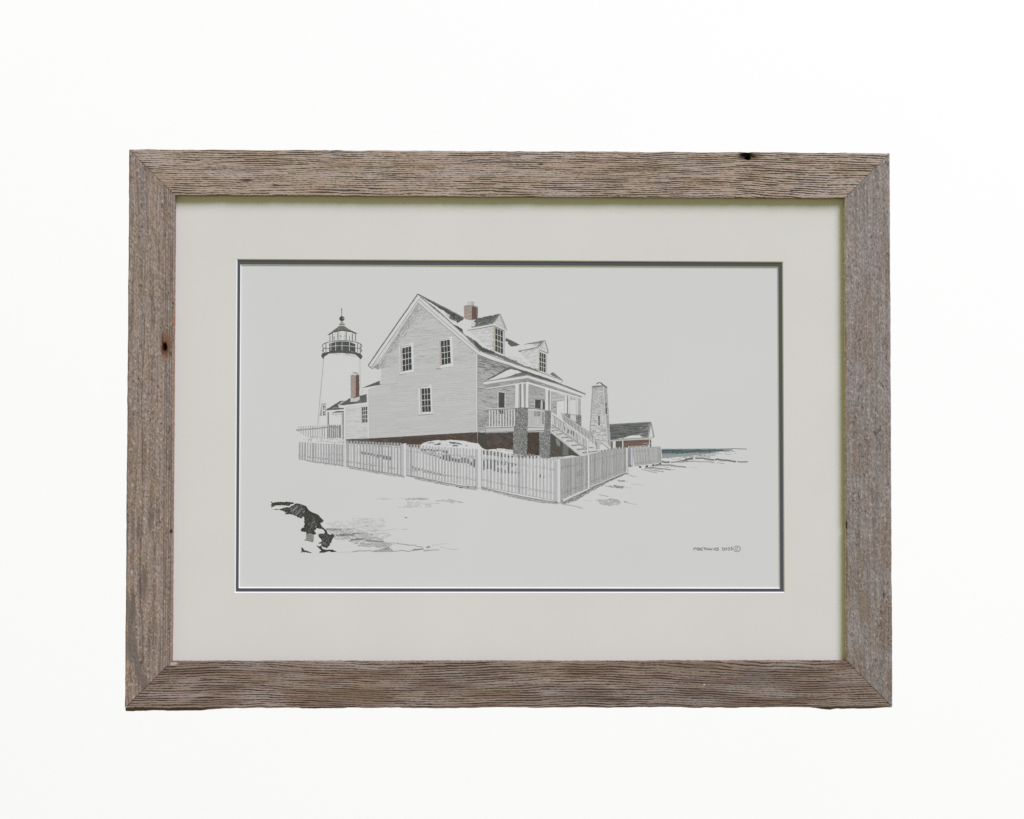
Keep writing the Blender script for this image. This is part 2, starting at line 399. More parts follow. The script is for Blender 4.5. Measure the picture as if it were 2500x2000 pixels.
# ------------------------------------------------------------------ the drawing: pencil marks on the paper
LAYER = [0]
STACK = np.zeros((500, 625), dtype=int)      # how many marks already lie on each small patch of the paper
def claim(pts, n=1):
    """put the next marks just above whatever they cover"""
    xs = [p[0] for p in pts]; ys = [p[1] for p in pts]
    x0, x1, y0, y1 = int(min(xs) / 4 - .5), int(max(xs) / 4 + 1.5), int(min(ys) / 4 - .5), int(max(ys) / 4 + 1.5)
    a = STACK[y0:y1, x0:x1]
    LAYER[0] = int(a.max()) + 1
    a[:] = LAYER[0] + n - 1
SCALE_P = np.array([1.0, 1.0, 1.0]) / E_LIGHT * lin(PAPER_S) / lin((199, 198.5, 197))
def pig(c):
    if isinstance(c, (int, float)): c = (c, c, c - 2)
    return np.minimum(lin(c), s2l(200.5)) * SCALE_P
class Ink:
    def __init__(self, name, low=False):
        self.name, self.v, self.f, self.c = name, [], [], []

    def z(self, k=0): return D_PAP - 0.00002 - LAYER[0] * 1.3e-6 - (k % 6) * 4e-7
    def face(self, pts, c, k=0):
        b = len(self.v); d = self.z(k)
        for u, v in pts:
            x, z = plane(u, v, D_PAP)
            self.v.append((x, d, z)); self.c.append(c)
        self.f.append(list(range(b, b + len(pts))))
    def poly(self, pts, c, rough=0.0):
        """closed patch of tone; rough = unsteadiness of the outline in px"""
        claim(pts)
        p2 = []
        n = len(pts)
        for i in range(n):
            (x0, y0), (x1, y1) = pts[i], pts[(i + 1) % n]
            p2.append((x0, y0))
            m = int(math.hypot(x1 - x0, y1 - y0) / 3) if rough else 0
            for j in range(1, m):
                t = j / m
                p2.append((x0 + (x1 - x0) * t + random.gauss(0, rough), y0 + (y1 - y0) * t + random.gauss(0, rough)))
        self.face(p2, pig(c))
        return self
    def line(self, pts, w, c, wob=0.12, taper=0.0, soft=True):
        claim(pts, 2)
        m_ = c if isinstance(c, (int, float)) else sum(c) / 3
        if soft and m_ < 160 and w >= 0.8:      # the soft edge a pencil leaves beside its line
            t_ = c if not isinstance(c, (int, float)) else (c, c, c - 2)
            self._line(pts, w * 2.0, pig(tuple(q + (190 - q) * 0.66 for q in t_)), wob, taper, 0)
            LAYER[0] += 1
        self._line(pts, w, pig(c), wob, taper, 0)
        return self
    def _line(self, pts, w, pc, wob, taper, k):
        q = []
        for (x0, y0), (x1, y1) in zip(pts, pts[1:]):
            m = max(1, int(math.hypot(x1 - x0, y1 - y0) / 6))
            for j in range(m):
                t = j / m
                q.append((x0 + (x1 - x0) * t + random.gauss(0, wob), y0 + (y1 - y0) * t + random.gauss(0, wob)))
        q.append(pts[-1])
        n = len(q)
        b = len(self.v); d = self.z(k)
        for i, (x, y) in enumerate(q):
            a = q[max(0, i - 1)]; e = q[min(n - 1, i + 1)]
            dx, dy = e[0] - a[0], e[1] - a[1]
            L = math.hypot(dx, dy) or 1
            hw = 0.5 * w * random.uniform(0.78, 1.2)
            if taper: hw *= max(0.15, 1 - taper * (i / max(1, n - 1)))
            ox, oy = -dy / L * hw, dx / L * hw
            for s in (1, -1):
                X, Z = plane(x + s * ox, y + s * oy, D_PAP)
                self.v.append((X, d, Z)); self.c.append(pc)
        for i in range(n - 1):
            self.f.append([b + 2 * i, b + 2 * i + 1, b + 2 * i + 3, b + 2 * i + 2])
    def hatch(self, pts, ang, sp, w, c, var=14, seg=(8, 40), gap=(0, 3), keep=1.0, wob=0.1, slope=None, over=0.0):
        """parallel pencil strokes clipped to a polygon. keep = number or f(x, y); slope = f(x, y) -> angle offset"""
        claim(pts, 2)
        a = math.radians(ang); ca, sa = math.cos(a), math.sin(a)
        R = [(x * ca + y * sa, -x * sa + y * ca) for x, y in pts]
        y = min(p[1] for p in R) + sp * random.random()
        y1 = max(p[1] for p in R); k = 0
        while y < y1:
            xs = []
            for (ax, ay), (bx, by) in zip(R, R[1:] + R[:1]):
                if (ay <= y < by) or (by <= y < ay): xs.append(ax + (y - ay) / (by - ay) * (bx - ax))
            xs.sort()
            for s, e in zip(xs[::2], xs[1::2]):
                x = s - over * random.random()
                e2 = e + over * random.random()
                while x < e2:
                    l = random.uniform(*seg); xe = min(x + l, e2)
                    mx_, my_ = (x + xe) / 2, y
                    gx, gy = mx_ * ca - my_ * sa, mx_ * sa + my_ * ca
                    kp = keep(gx, gy) if callable(keep) else keep
                    if random.random() < kp and xe - x > 0.4:
                        j = random.gauss(0, wob); j2 = random.gauss(0, wob)
                        P0 = (x * ca - (y + j) * sa, x * sa + (y + j) * ca)
                        P1 = (xe * ca - (y + j2) * sa, xe * sa + (y + j2) * ca)
                        if isinstance(c, (int, float)): cc = (c + random.gauss(0, var),) * 3
                        else:
                            g = random.gauss(0, var); cc = tuple(t + g for t in c)
                        cc = tuple(min(197, max(30, t)) for t in cc)
                        self._line([P0, P1], w * random.uniform(0.75, 1.2), pig(cc), 0.05, 0, k); k += 1
                    x = xe + random.uniform(*gap)
            y += sp * random.uniform(0.85, 1.15)
        return self
    def specks(self, pts, n, size, cs, asp=1.6, ang=0.0):
        """little marks (bricks, stones, twigs) scattered in a polygon"""
        claim(pts, 2)
        xs = [p[0] for p in pts]; ys = [p[1] for p in pts]
        k = 0; tries = 0
        while k < n and tries < n * 12:
            tries += 1
            x, y = random.uniform(min(xs), max(xs)), random.uniform(min(ys), max(ys))
            inside = False
            for (ax, ay), (bx, by) in zip(pts, pts[1:] + pts[:1]):
                if (ay > y) != (by > y) and x < (bx - ax) * (y - ay) / (by - ay) + ax: inside = not inside
            if not inside: continue
            s = size * random.uniform(0.6, 1.3); l = s * asp
            a = math.radians(ang + random.gauss(0, 22))
            ux, uy = math.cos(a) * l / 2, math.sin(a) * l / 2
            vx, vy = -math.sin(a) * s / 2, math.cos(a) * s / 2
            self.face([(x - ux, y - uy), (x - vx * .9, y - vy * .9), (x + ux, y + uy), (x + vx, y + vy)], pig(random.choice(cs)), k)
            k += 1
        return self
    def done(self, label=None):
        o = mesh_obj(self.name, self.v, self.f, PENCIL, paper, np.array(self.c))
        if label: o['label'] = label
        return o

ORG = dict(A=(700, 700), B=(880, 700), C=(1100, 700), D=(700, 900), E=(940, 900), F=(1160, 880), G=(1380, 900),
           H=(1100, 1020), I=(1340, 1040), J=(1560, 1040), K=(640, 1180), L=(860, 1180), M=(700, 1040), N=(940, 1040))
def P(o, s):
    """measured sketch points: '120,40 300,80' on detail sheet o -> photo pixels"""
    ox, oy = ORG[o]
    return [(ox + float(a) / 7.187, oy + float(b) / 7.187) for a, b in (q.split(',') for q in s.split())]
def quad_lerp(q, s, t):     # q: tl tr br bl
    (ax, ay), (bx, by), (cx, cy), (dx, dy) = q
    x0, y0 = ax + (bx - ax) * s, ay + (by - ay) * s
    x1, y1 = dx + (cx - dx) * s, dy + (cy - dy) * s
    return x0 + (x1 - x0) * t, y0 + (y1 - y0) * t
WHITE = 199
DK = (52, 55, 50)
def sash(ink, q, cols=3, rows=4, w=1.0, dark=DK, trim=True, midw=1.5):
    ink.poly(q, dark, 0.15)
    ink.hatch(q, 62, 1.7, 0.8, (48, 50, 46), 8, keep=0.5)
    for i in range(1, cols):
        ink.line([quad_lerp(q, i / cols, 0), quad_lerp(q, i / cols, 1)], w, 196, 0.1)
    for j in range(1, rows):
        ink.line([quad_lerp(q, 0, j / rows), quad_lerp(q, 1, j / rows)], midw if j == rows // 2 else w, 196, 0.1)

# ---- ground shading (behind everything)
g = Ink('drawn_ground_shading')
def drift(sheet, pts, c, n, ang=2, w=0.8, keep=0.6, seg=(2, 9)):
    g.hatch(P(sheet, pts), ang, n * 1.05, w * 2.3, min(190, c + (198 - c) * 0.42), 5, (seg[0] * 1.6, seg[1] * 2), (0, 4), min(1, keep * 1.25), 0.5)
    g.hatch(P(sheet, pts), ang, n * 1.1, w, c, 14, seg, (0.5, 6), keep * 0.85, 0.5)
drift('K', '1090,800 1300,780 1600,790 1900,880 2140,1000 2156,1100 1700,1090 1500,1010 1290,990 1200,880', 142, 2.3, 4, 0.9, 0.7)
drift('K', '1120,700 1400,655 1700,630 2050,640 1880,720 2110,790 1800,850 1300,800', 176, 3.0, -2, 0.8, 0.5)
drift('K', '1120,795 1400,800 1380,830 1130,815', 92, 1.4, 3, 0.9, 0.8)
drift('K', '1290,900 1640,885 1620,920 1300,930', 84, 1.6, 0, 1.0, 0.8)
drift('K', '1540,975 1760,965 1760,995 1560,1000', 74, 1.4, 2, 1.0, 0.85)
drift('L', '0,600 560,600 600,760 420,830 0,860', 178, 3.2, 0, 0.8, 0.45)
drift('L', '0,860 350,800 700,900 560,980 300,1000 0,1060', 168, 2.8, 4, 0.8, 0.45)
drift('L', '60,1100 420,1030 780,1040 640,1130 720,1190 400,1205 380,1180 640,1140', 146, 1.7, -12, 0.9, 0.75)
drift('L', '400,1190 640,1120 720,1190 400,1205', 126, 1.2, -4, 0.9, 0.85)
drift('L', '920,255 1345,250 1340,290 940,300', 152, 1.5, 0, 0.9, 0.75)
drift('L', '960,300 1540,350 1340,430 900,440 780,410 960,400', 172, 2.3, 2, 0.8, 0.5)
drift('L', '1460,300 1720,285 1980,340 1700,345 1500,325', 158, 1.7, 3, 0.9, 0.65)
drift('L', '280,270 900,255 900,275 290,290', 182, 1.6, 0, 0.7, 0.5)
g.line(P('L', '0,885 120,880 200,890'), 1.2, 70, 0.3, 0.6).line(P('L', '0,985 110,990 175,970 250,985 340,970'), 1.1, 78, 0.35, 0.5)
g.line(P('L', '250,1005 370,1012 470,1028 545,1022'), 1.3, 72, 0.3)
g.line(P('L', '0,1205 150,1185 260,1190 310,1175'), 1.0, 120, 0.3).line(P('L', '310,1180 400,1200 640,1195 740,1195 860,1180 980,1195 1100,1170 1250,1150'), 1.1, 136, 0.3)
g.line(P('L', '780,1040 800,1060 930,1075 1000,1085 1100,1085 1140,1110 1240,1118'), 1.1, 134, 0.3)
g.line(P('L', '1250,1185 1400,1172 1530,1168'), 2.0, 158, 0.3, 0.4).line(P('L', '1300,1130 1365,1112'), 2.2, 108, 0.2).line(P('L', '1060,1175 1250,1150'), 2.2, 120, 0.3)
g.line(P('L', '1390,1095 1520,1070 1670,1060'), 0.9, 172, 0.3).line(P('L', '1540,1120 1700,1155 1860,1158'), 0.9, 172, 0.3)
g.line(P('L', '420,830 600,825 760,800'), 0.8, 168, 0.3).line(P('L', '870,810 980,805'), 1.4, 168, 0.3).line(P('L', '920,600 960,606'), 1.6, 120, 0.1)
g.line(P('L', '385,730 480,755 575,765'), 0.9, 168, 0.4)
g.line(P('K', '1310,1212 1600,1205'), 0.7, 176, 0.1)
# shade at the foot of the fence
for sheet, pts, c in (('M', '240,580 460,620 760,660 1000,700 1000,715 760,680 440,640', 150), ('M', '1050,700 1300,755 1600,800 2040,872 2040,905 1600,835 1300,785 1100,745', 146),
                      ('N', '380,870 700,930 1000,985 1300,1040 1600,1080 1600,1130 1300,1080 1000,1030 620,960', 150),
                      ('H', '540,1215 800,1290 1100,1350 1400,1405 1850,1480 1890,1525 1500,1480 1100,1400 700,1290 560,1265', 140),
                      ('I', '210,1310 420,1250 700,1110 1000,960 1340,810 1350,840 1120,950 900,1060 640,1210 500,1300 250,1370', 112)):
    g.hatch(P(sheet, pts), 10 if sheet != 'I' else -26, 1.2, 2.2, c + (198 - c) * 0.35, 8, (3, 12), (0, 2), 0.85, 0.5, over=4)
    g.hatch(P(sheet, pts), 10 if sheet != 'I' else -26, 1.4, 1.0, c, 14, (3, 10), (0, 4), 0.6, 0.4, over=1)
g.line(P('M', '330,600 460,630 760,660 1000,700'), 1.0, 128, 0.25).line(P('M', '1050,700 1600,800 2040,872'), 1.3, 120, 0.25)
g.line(P('N', '380,870 900,965 1050,1000 1350,1055 1600,1075'), 1.4, 116, 0.25)
g.line(P('H', '540,1220 900,1310 1250,1385 1500,1430 1880,1490'), 1.4, 112, 0.25)
g.line(P('I', '720,1085 1000,960 1340,815'), 1.6, 92, 0.3)
drift('I', '860,1310 1120,1270 1250,1310 1260,1370 1060,1400 900,1370', 150, 1.5, -4, 0.9, 0.75)
drift('I', '1130,1040 1330,1060 1290,1095 1180,1085', 104, 1.3, 8, 1.0, 0.8)
drift('I', '960,1040 1120,1060 1160,1095 1060,1070', 130, 1.4, 12, 0.9, 0.8)
drift('I', '1200,950 1340,960 1330,985 1240,975', 128, 1.3, 6, 0.9, 0.8)
drift('I', '1310,1320 1390,1330 1380,1352 1330,1345', 118, 1.2, 6, 0.9, 0.8)
g.line(P('I', '600,1300 750,1320'), 0.8, 165, 0.2).line(P('I', '820,1300 960,1300'), 0.9, 150, 0.2).line(P('I', '880,1205 1050,1240'), 0.9, 150, 0.3)
g.line(P('I', '1330,975 1390,980'), 0.8, 160, 0.2).line(P('I', '1440,1020 1660,1040'), 0.8, 168, 0.2).line(P('I', '1340,1080 1450,1090'), 0.8, 165, 0.2)
g.line(P('I', '1390,1350 1540,1380'), 0.9, 160, 0.4).line(P('I', '220,1370 420,1400 600,1445'), 1.1, 150, 0.5).line(P('I', '1330,830 1500,900'), 0.9, 158, 0.6)
g.line(P('I', '1400,850 1560,900'), 0.8, 168, 0.5)
g.done('soft grey strokes of shade on the snow')

# ---- sea and shore
s = Ink('drawn_sea', True)
s.poly(P('J', '395,410 900,405 1480,403 1440,430 1380,450 1100,462 700,478 400,492'), (86, 98, 100), 0.3)
s.poly(P('J', '400,490 700,478 1100,462 1300,455 1250,490 1000,515 700,540 500,560 405,570'), (142, 147, 145), 0.6)
s.hatch(P('J', '395,412 1000,404 1700,402 1700,470 1000,480 400,500'), -0.4, 1.15, 1.5, (74, 88, 91), 8, (6, 26), (0, 1), lambda x, y: (1 if x < 1725 else max(0, 1 - (x - 1725) / 70)) * (1 if y < 1103 else 0.75), 0.25)
s.hatch(P('J', '400,480 1000,470 1740,440 1700,500 1200,545 700,590 405,590'), -0.6, 1.5, 1.0, (132, 138, 136), 12, (4, 18), (0.5, 4), lambda x, y: 0.85 * max(0, 1 - max(0, (x - 1700)) / 110) * max(0.25, 1 - max(0, y - 1112) / 18), 0.3)
s.line(P('J', '395,410 1500,404 1680,400 1890,406'), 1.1, (92, 104, 106), 0.15)
s.done('strip of teal blue sea at the right')
s = Ink('drawn_shore', True)
for pts, w, c in (('400,628 470,638 540,632', 2.6, 84), ('560,640 680,628', 1.6, 110), ('680,625 800,605 860,620 760,630', 2.0, 96), ('810,590 900,580 950,568', 3.0, 76), ('990,562 1060,568 1120,566 1220,588 1320,600', 2.0, 76),
                  ('1330,600 1380,580 1430,596 1480,600 1560,605 1700,628', 2.1, 78), ('1725,622 1800,630 1910,630', 1.8, 96), ('700,640 860,625 1000,618', 1.4, 140), ('1000,620 1200,630 1330,645', 1.6, 150),
                  ('1370,645 1500,655', 1.6, 160), ('390,685 560,690 700,712 830,725', 1.8, 118), ('880,735 1020,740', 0.8, 168), ('100,745 200,735 330,745 480,758', 1.8, 112), ('420,755 560,768', 1.6, 120),
                  ('40,760 200,800 320,825', 1.2, 150), ('180,770 330,790 440,805', 1.4, 145), ('560,770 640,765', 1.0, 160), ('890,545 940,540', 1.4, 140), ('1160,545 1260,550', 1.4, 150), ('200,710 400,700', 1.2, 140)):
    s.line(P('J', pts), w, c, 0.5)
s.hatch(P('J', '400,690 700,705 640,740 420,725'), 3, 1.6, 0.8, 150, 14, (3, 9), (1, 4), 0.6, 0.3)
for pts in ('0,705 45,708 40,735 0,735', '115,700 165,692 155,722 112,725', '230,680 275,672 270,698 232,700', '355,655 390,648 388,685 358,685'):
    s.poly(P('J', pts), (62, 64, 56), 0.3)
s.line(P('J', '285,690 350,678'), 2.0, 84, 0.2)
s.done('dark broken line of rocks on the shore')

# ---- rock in the foreground
r = Ink('drawn_rock', True)
RK = (47, 48, 41)
for pts in ('148,325 190,345 250,332 350,330 460,326 545,334 563,352 550,362 500,370 458,400 400,388 340,385 240,392 190,412 160,432 165,400 145,380 172,368',
            '165,460 310,452 380,430 480,425 560,375 590,352 660,360 730,385 785,415 800,450 830,480 900,518 970,548 1030,605 1080,660 1050,695 1020,690 1045,750 1110,810 1140,850 1150,885 1200,905 1230,890 1270,925 1230,990 1190,1080 1140,1145 1080,1125 1035,1095 1040,1060 985,1060 1000,1040 1045,1020 1040,990 990,930 985,895 1040,885 1085,890 1100,860 1085,830 1040,800 1000,800 960,785 935,820 910,830 935,860 950,885 905,905 880,890 780,890 765,850 735,860 690,850 675,820 690,795 735,775 745,700 728,680 745,650 740,605 720,580 690,618 640,598 560,560 480,540 430,545 395,550 420,520 370,490 310,465',
            '690,1125 715,1135 745,1180 880,1222 840,1222 760,1205 735,1218 715,1200 680,1228 688,1195',
            '945,1090 1000,1110 1040,1095 1060,1150 1110,1165 1200,1165 1240,1165 1310,1205 1240,1208 1160,1195 1100,1215 1030,1215 1010,1235 1005,1200 1040,1180 1000,1145'):
    r.poly(P('K', pts), RK, 0.55)
r.poly(P('K', '765,890 905,900 900,1000 880,1030 840,1010 790,1000 750,995 770,980'), (132, 132, 128), 0.5)
r.hatch(P('K', '765,890 905,900 900,1000 880,1030 840,1010 790,1000 750,995 770,980'), 80, 1.5, 0.8, 105, 18, (3, 10), (0, 3), 0.75, 0.3)
r.line(P('K', '745,995 800,1000 850,1012 880,1028 900,990'), 1.5, 74, 0.3)
hl = P('K', '600,375 700,380 745,430 750,520 700,600 640,590 520,530 480,440')
r.hatch(hl, -55, 1.8, 0.75, 128, 22, (5, 18), (1, 4), 0.62, 0.3)
r.line(P('K', '620,405 500,510'), 1.0, 172, 0.2).line(P('K', '700,440 600,540'), 0.8, 160, 0.2)
r.hatch(P('K', '900,650 960,720 950,790 890,760 850,740'), -50, 1.8, 0.8, 130, 20, (3, 10), (1, 4), 0.7, 0.3)
r.hatch(P('K', '760,480 1000,620 1000,700 760,860'), -60, 2.2, 0.7, 88, 14, (3, 12), (2, 8), 0.5, 0.3)
r.hatch(P('K', '1000,900 1240,900 1150,1130 1050,1080'), -60, 2.2, 0.7, 92, 14, (3, 10), (2, 6), 0.5, 0.3)
r.hatch(P('K', '170,345 540,340 450,385 200,400'), -50, 2.0, 0.7, 96, 14, (2, 8), (2, 6), 0.5, 0.3)
r.hatch(P('K', '330,440 560,400 700,590 560,560 400,520'), -52, 1.7, 0.8, 104, 20, (3, 14), (1, 4), 0.5, 0.3)
r.hatch(P('K', '760,560 900,600 960,700 900,860 770,860'), -62, 1.9, 0.8, 92, 18, (3, 10), (1, 5), 0.5, 0.3)
r.hatch(P('K', '1040,900 1200,920 1160,1100 1060,1070'), -58, 1.7, 0.8, 98, 18, (3, 10), (1, 4), 0.5, 0.3)
r.done('black rock showing through the snow in the foreground')

# ---- lighthouse
l = Ink('drawn_lighthouse', True)
tower = P('A', '655,1230 750,1180 970,1165 1200,1185 1280,1240') + [(880.5, 945), (880.5, 1030), (775.8, 1040)]
l.poly(tower, 201)
l.hatch([(790, 880), (794, 880), (781, 1036), (776, 1036)], 92, 1.2, 0.7, 186, 5, (6, 20), (1, 5), 0.5)
l.hatch(P('A', '660,1225 760,1175 970,1160 1200,1180 1280,1245 1200,1235 970,1200 760,1200'), 0, 1.3, 0.8, 168, 12, (3, 12), (0, 3), 0.7, 0.2)
l.line([(790.6, 876), (787, 912), (783, 955), (780, 985), (775.8, 1039)], 0.9, 150, 0.15)
l.line([(878.9, 877), (879.6, 905), (880.6, 948)], 1.0, 168, 0.12)
l.line([(876.5, 877), (877.5, 945)], 2.2, 190, 0.12)
l.poly(P('A', '640,1160 750,1142 970,1128 1200,1147 1300,1177 1332,1225 1300,1278 1272,1252 1200,1188 970,1162 750,1172 662,1225 642,1275 605,1215 615,1180'), (72, 76, 70), 0.25)
l.poly(P('A', '745,1000 860,968 970,960 1100,968 1205,1010 1205,1145 970,1130 745,1145'), (66, 70, 64), 0.2)
l.hatch(P('A', '745,1000 860,968 970,960 1100,968 1205,1010 1205,1145 970,1130 745,1145'), 0, 1.6, 0.7, 86, 12, (3, 10), (1, 4), 0.5)
l.poly(P('A', '930,685 1005,685 1100,750 1240,822 1205,835 1140,800 1050,790 970,772 890,788 820,805 745,852 715,848 820,765'), (96, 98, 90), 0.2)
l.poly(P('A', '715,848 830,790 970,752 1110,785 1240,822 1205,835 1140,803 970,775 820,808 745,852'), (66, 69, 62), 0.15)
for x0, x1, y1 in ((945, 905, 770), (968, 968, 755), (990, 1045, 770), (935, 830, 795), (1000, 1120, 780)):
    l.line(P('A', f'{x0},690 {x1},{y1}'), 0.8, 58, 0.1)
l.hatch(P('A', '790,830 890,800 1050,800 1160,815 1200,850 1200,950 760,950 760,850'), 90, 2.4, 0.7, 180, 8, (3, 10), (1, 6), 0.4)
for x0, y0, y1, w in ((757, 855, 955, 1.1), (803, 820, 948, 1.2), (832, 870, 938, 1.0), (898, 800, 938, 1.3), (1043, 800, 945, 1.2), (1100, 865, 940, 1.0), (1150, 825, 950, 1.3), (1207, 840, 955, 1.2)):
    l.line(P('A', f'{x0},{y0} {x0 + 2},{y1}'), w, (78, 74, 68), 0.1)
l.hatch(P('A', '925,850 960,850 955,940 930,940'), 88, 1.2, 0.9, 158, 8, (4, 9), (0, 2), 0.8)
l.hatch(P('A', '1005,850 1030,850 1030,940 1005,940'), 88, 1.2, 0.9, 158, 8, (4, 9), (0, 2), 0.8)
def ell(cx, cy, rx, ry, a0, a1, n=26):
    return [(700 + (cx + rx * math.cos(math.radians(a0 + (a1 - a0) * i / n))) / 7.187, 700 + (cy + ry * math.sin(math.radians(a0 + (a1 - a0) * i / n))) / 7.187) for i in range(n + 1)]
l.line(ell(972, 1040, 350, 92, 150, 390), 1.1, 72, 0.08)
l.line(ell(972, 1120, 345, 78, 160, 215), 1.1, 72, 0.08).line(ell(972, 1120, 345, 78, 325, 380), 1.1, 72, 0.08)
l.line(P('A', '745,1050 860,1040 970,1034 1100,1040 1205,1056'), 1.1, 198, 0.08)
l.line(P('A', '690,1088 745,1086'), 1.0, 84, 0.1).line(P('A', '1210,1080 1300,1085'), 1.0, 84, 0.1)
for x in (775, 858, 970, 1100): l.line(P('A', f'{x},965 {x},1125'), 1.1, 198, 0.08)
for x, y0, y1 in ((688, 985, 1145), (640, 1085, 1140), (1243, 985, 1150), (1290, 1010, 1170)): l.line(P('A', f'{x},{y0} {x},{y1}'), 1.1, 72, 0.08)
l.poly([(700 + (968 + 46 * math.cos(t * .3)) / 7.187, 700 + (562 + 44 * math.sin(t * .3)) / 7.187) for t in range(21)], (62, 64, 60), 0.0)
l.poly(P('A', '985,540 1000,548 992,566 978,556'), 168)
l.line(P('A', '962,378 964,440 965,520'), 1.0, 74, 0.1).line(P('A', '961,395 963,410'), 1.6, 84, 0.05)
l.line(P('A', '946,622 990,626'), 2.0, 112, 0.1).line(P('A', '922,660 1018,660'), 2.2, 96, 0.1).line(P('A', '940,640 1000,640'), 0.9, 150, 0.1)
l.poly(P('D', '612,615 695,610 695,632 640,635 622,832 572,832 600,700'), (150, 151, 144), 0.2)
l.poly(P('D', '622,640 690,632 690,830 618,832'), 200)
for a, b in ((648, 690), (700, 722), (748, 782), (788, 824)):
    l.poly(P('D', f'636,{a} 655,{a} 655,{b} 636,{b}'), (72, 72, 66), 0.1); l.poly(P('D', f'663,{a} 680,{a} 680,{b} 663,{b}'), (72, 72, 66), 0.1)
l.done('drawn white lighthouse with a dark lantern')

# ---- left addition of the house
w = Ink('drawn_annex')
w.poly(P('D', '1030,665 1430,600 1440,1225 1020,1240'), 193)
w.hatch(P('D', '1040,670 1300,650 1300,960 1420,960 1435,1220 1025,1235'), -3, 2.6, 0.8, 166, 12, (5, 26), (1, 12), 0.7, 0.25)
w.line(P('D', '1035,665 1025,1240'), 0.8, 176, 0.1).line(P('D', '1425,620 1440,1220'), 0.8, 160, 0.1)
w.poly(P('D', '1005,680 1032,670 1024,1240 1000,1240'), 203)
w.poly(P('D', '910,640 1110,520 1400,448 1405,592 1000,645'), (86, 90, 86), 0.3)
w.hatch(P('D', '910,640 1110,520 1400,448 1405,592 1000,645'), -8, 1.6, 0.8, 66, 14, (3, 14), (0, 4), 0.6)
w.hatch(P('D', '1180,480 1400,450 1400,590 1250,600'), -8, 2.0, 0.8, 126, 14, (3, 10), (1, 5), 0.5)
w.poly(P('D', '910,655 1400,598 1420,602 1420,625 1000,665 930,680'), 203)
w.poly(P('D', '668,738 800,650 940,566 1030,564 1000,580 900,640 915,665 908,690 1000,690 1000,714 700,736'), (84, 86, 80), 0.3)
w.line(P('D', '950,600 1000,570'), 1.0, 180, 0.1).line(P('D', '905,640 980,590'), 1.6, 196, 0.2).line(P('D', '800,690 900,685'), 0.9, 120, 0.2)
w.poly(P('D', '690,742 1000,718 1000,742 870,750 700,765'), 203)
w.poly(P('D', '785,782 870,748 1000,742 1000,768 860,775 800,785'), (92, 93, 88), 0.2)
w.hatch(P('D', '840,790 970,785 965,840 850,845'), 0, 2.0, 0.8, 160, 10, (4, 14), (1, 3), 0.7)
w.line(P('D', '790,800 960,795'), 0.8, 150, 0.1)
w.poly(P('D', '705,765 722,765 722,985 705,985'), (178, 172, 160)); w.poly(P('D', '722,765 740,765 740,985 722,985'), (108, 110, 110))
w.poly(P('D', '962,785 978,785 980,990 962,990'), (184, 176, 164)); w.poly(P('D', '978,770 1000,760 1000,1240 980,1240'), (120, 124, 130), 0.15)
w.poly(P('D', '1305,345 1630,214 1632,262 1705,270 1640,285 1500,310'), (84, 88, 84), 0.2)
w.poly(P('D', '1300,350 1640,290 1700,280 1640,320 1440,345 1425,370 1305,370'), 202)
w.hatch(P('D', '1290,370 1400,370 1400,440 1290,450'), 90, 2.6, 0.7, 180, 6, (5, 9), (0, 2), 0.7)
w.poly(P('D', '1302,670 1322,665 1325,965 1305,965'), (174, 164, 154))
sash(w, P('D', '1322,680 1415,668 1418,945 1328,950'), 3, 4, 1.1)
w.done('low wing at the left of the drawn house')

# ---- main house walls
h = Ink('drawn_house')
wall = P('B', '1015,285 2050,1180') + P('E', '1620,1115') + P('D', '1440,1225 1430,360 1640,290') + P('B', '370,1470 335,1370')
h.poly(wall, 184)
def near_rake(x, y):       # shade under the left rake
    a, b = (1021.2, 739.7), (926.6, 890.6)
    t = ((x - a[0]) * (b[1] - a[1]) - (y - a[1]) * (b[0] - a[0])) / math.hypot(b[0] - a[0], b[1] - a[1])
    return max(0.0, 1 - abs(t) / 17)
gable = P('B', '1015,285 2050,1180 2040,1300 350,1440 335,1370')
h.hatch(gable, -4, 1.3, 1.2, 170, 6, (6, 24), (0, 5), lambda x, y: 0.35 + 0.2 * max(0, 1 - (y - 740) / 90), 0.3)
h.hatch(gable, -55, 1.2, 1.2, 146, 9, (4, 14), (0, 2), lambda x, y: near_rake(x, y) * 0.95, 0.3)
h.hatch(P('B', '1015,285 1290,530 700,760 760,640'), -30, 1.6, 1.2, 164, 8, (4, 12), (0, 4), 0.5, 0.3)
# clapboards
L0 = P('D', '1440,1225')[0]; R0 = P('E', '1620,1115')[0]
def clap_keep(x, y): return 0.62 if y > 850 else 0.42
claim(wall, 3)
nb = 66
for i in range(nb):
    # courses run from nearly -8 degrees at the foot to about -9 at the top
    t = i / nb
    yl = L0[1] - 4.05 * i; yr = R0[1] - 4.05 * i * 1.0
    h_pts = []
    x = L0[0]
    while x < R0[0]:
        ln = random.uniform(10, 60)
        xe = min(R0[0] - 1, x + ln)
        ya = yl + (yr - yl) * (x - L0[0]) / (R0[0] - L0[0]) - 0.0; yb = yl + (yr - yl) * (xe - L0[0]) / (R0[0] - L0[0])
        # inside the wall outline?
        def inside(px_, py_):
            r_ = False
            for (ax, ay), (bx, by) in zip(wall, wall[1:] + wall[:1]):
                if (ay > py_) != (by > py_) and px_ < (bx - ax) * (py_ - ay) / (by - ay) + ax: r_ = not r_
            return r_
        if inside(x, ya - 0.5) and inside(xe, yb - 0.5) and random.random() < 0.92 - 0.2 * t:
            g_ = random.gauss(171, 5)
            h._line([(x, ya), (xe, yb)], random.uniform(0.8, 1.3), pig((g_, g_, g_ - 2)), 0.12, 0, i)
        x = xe + random.uniform(0, 6)
h.specks(wall, 60, 0.8, [120, 130, 140], 4, -5)
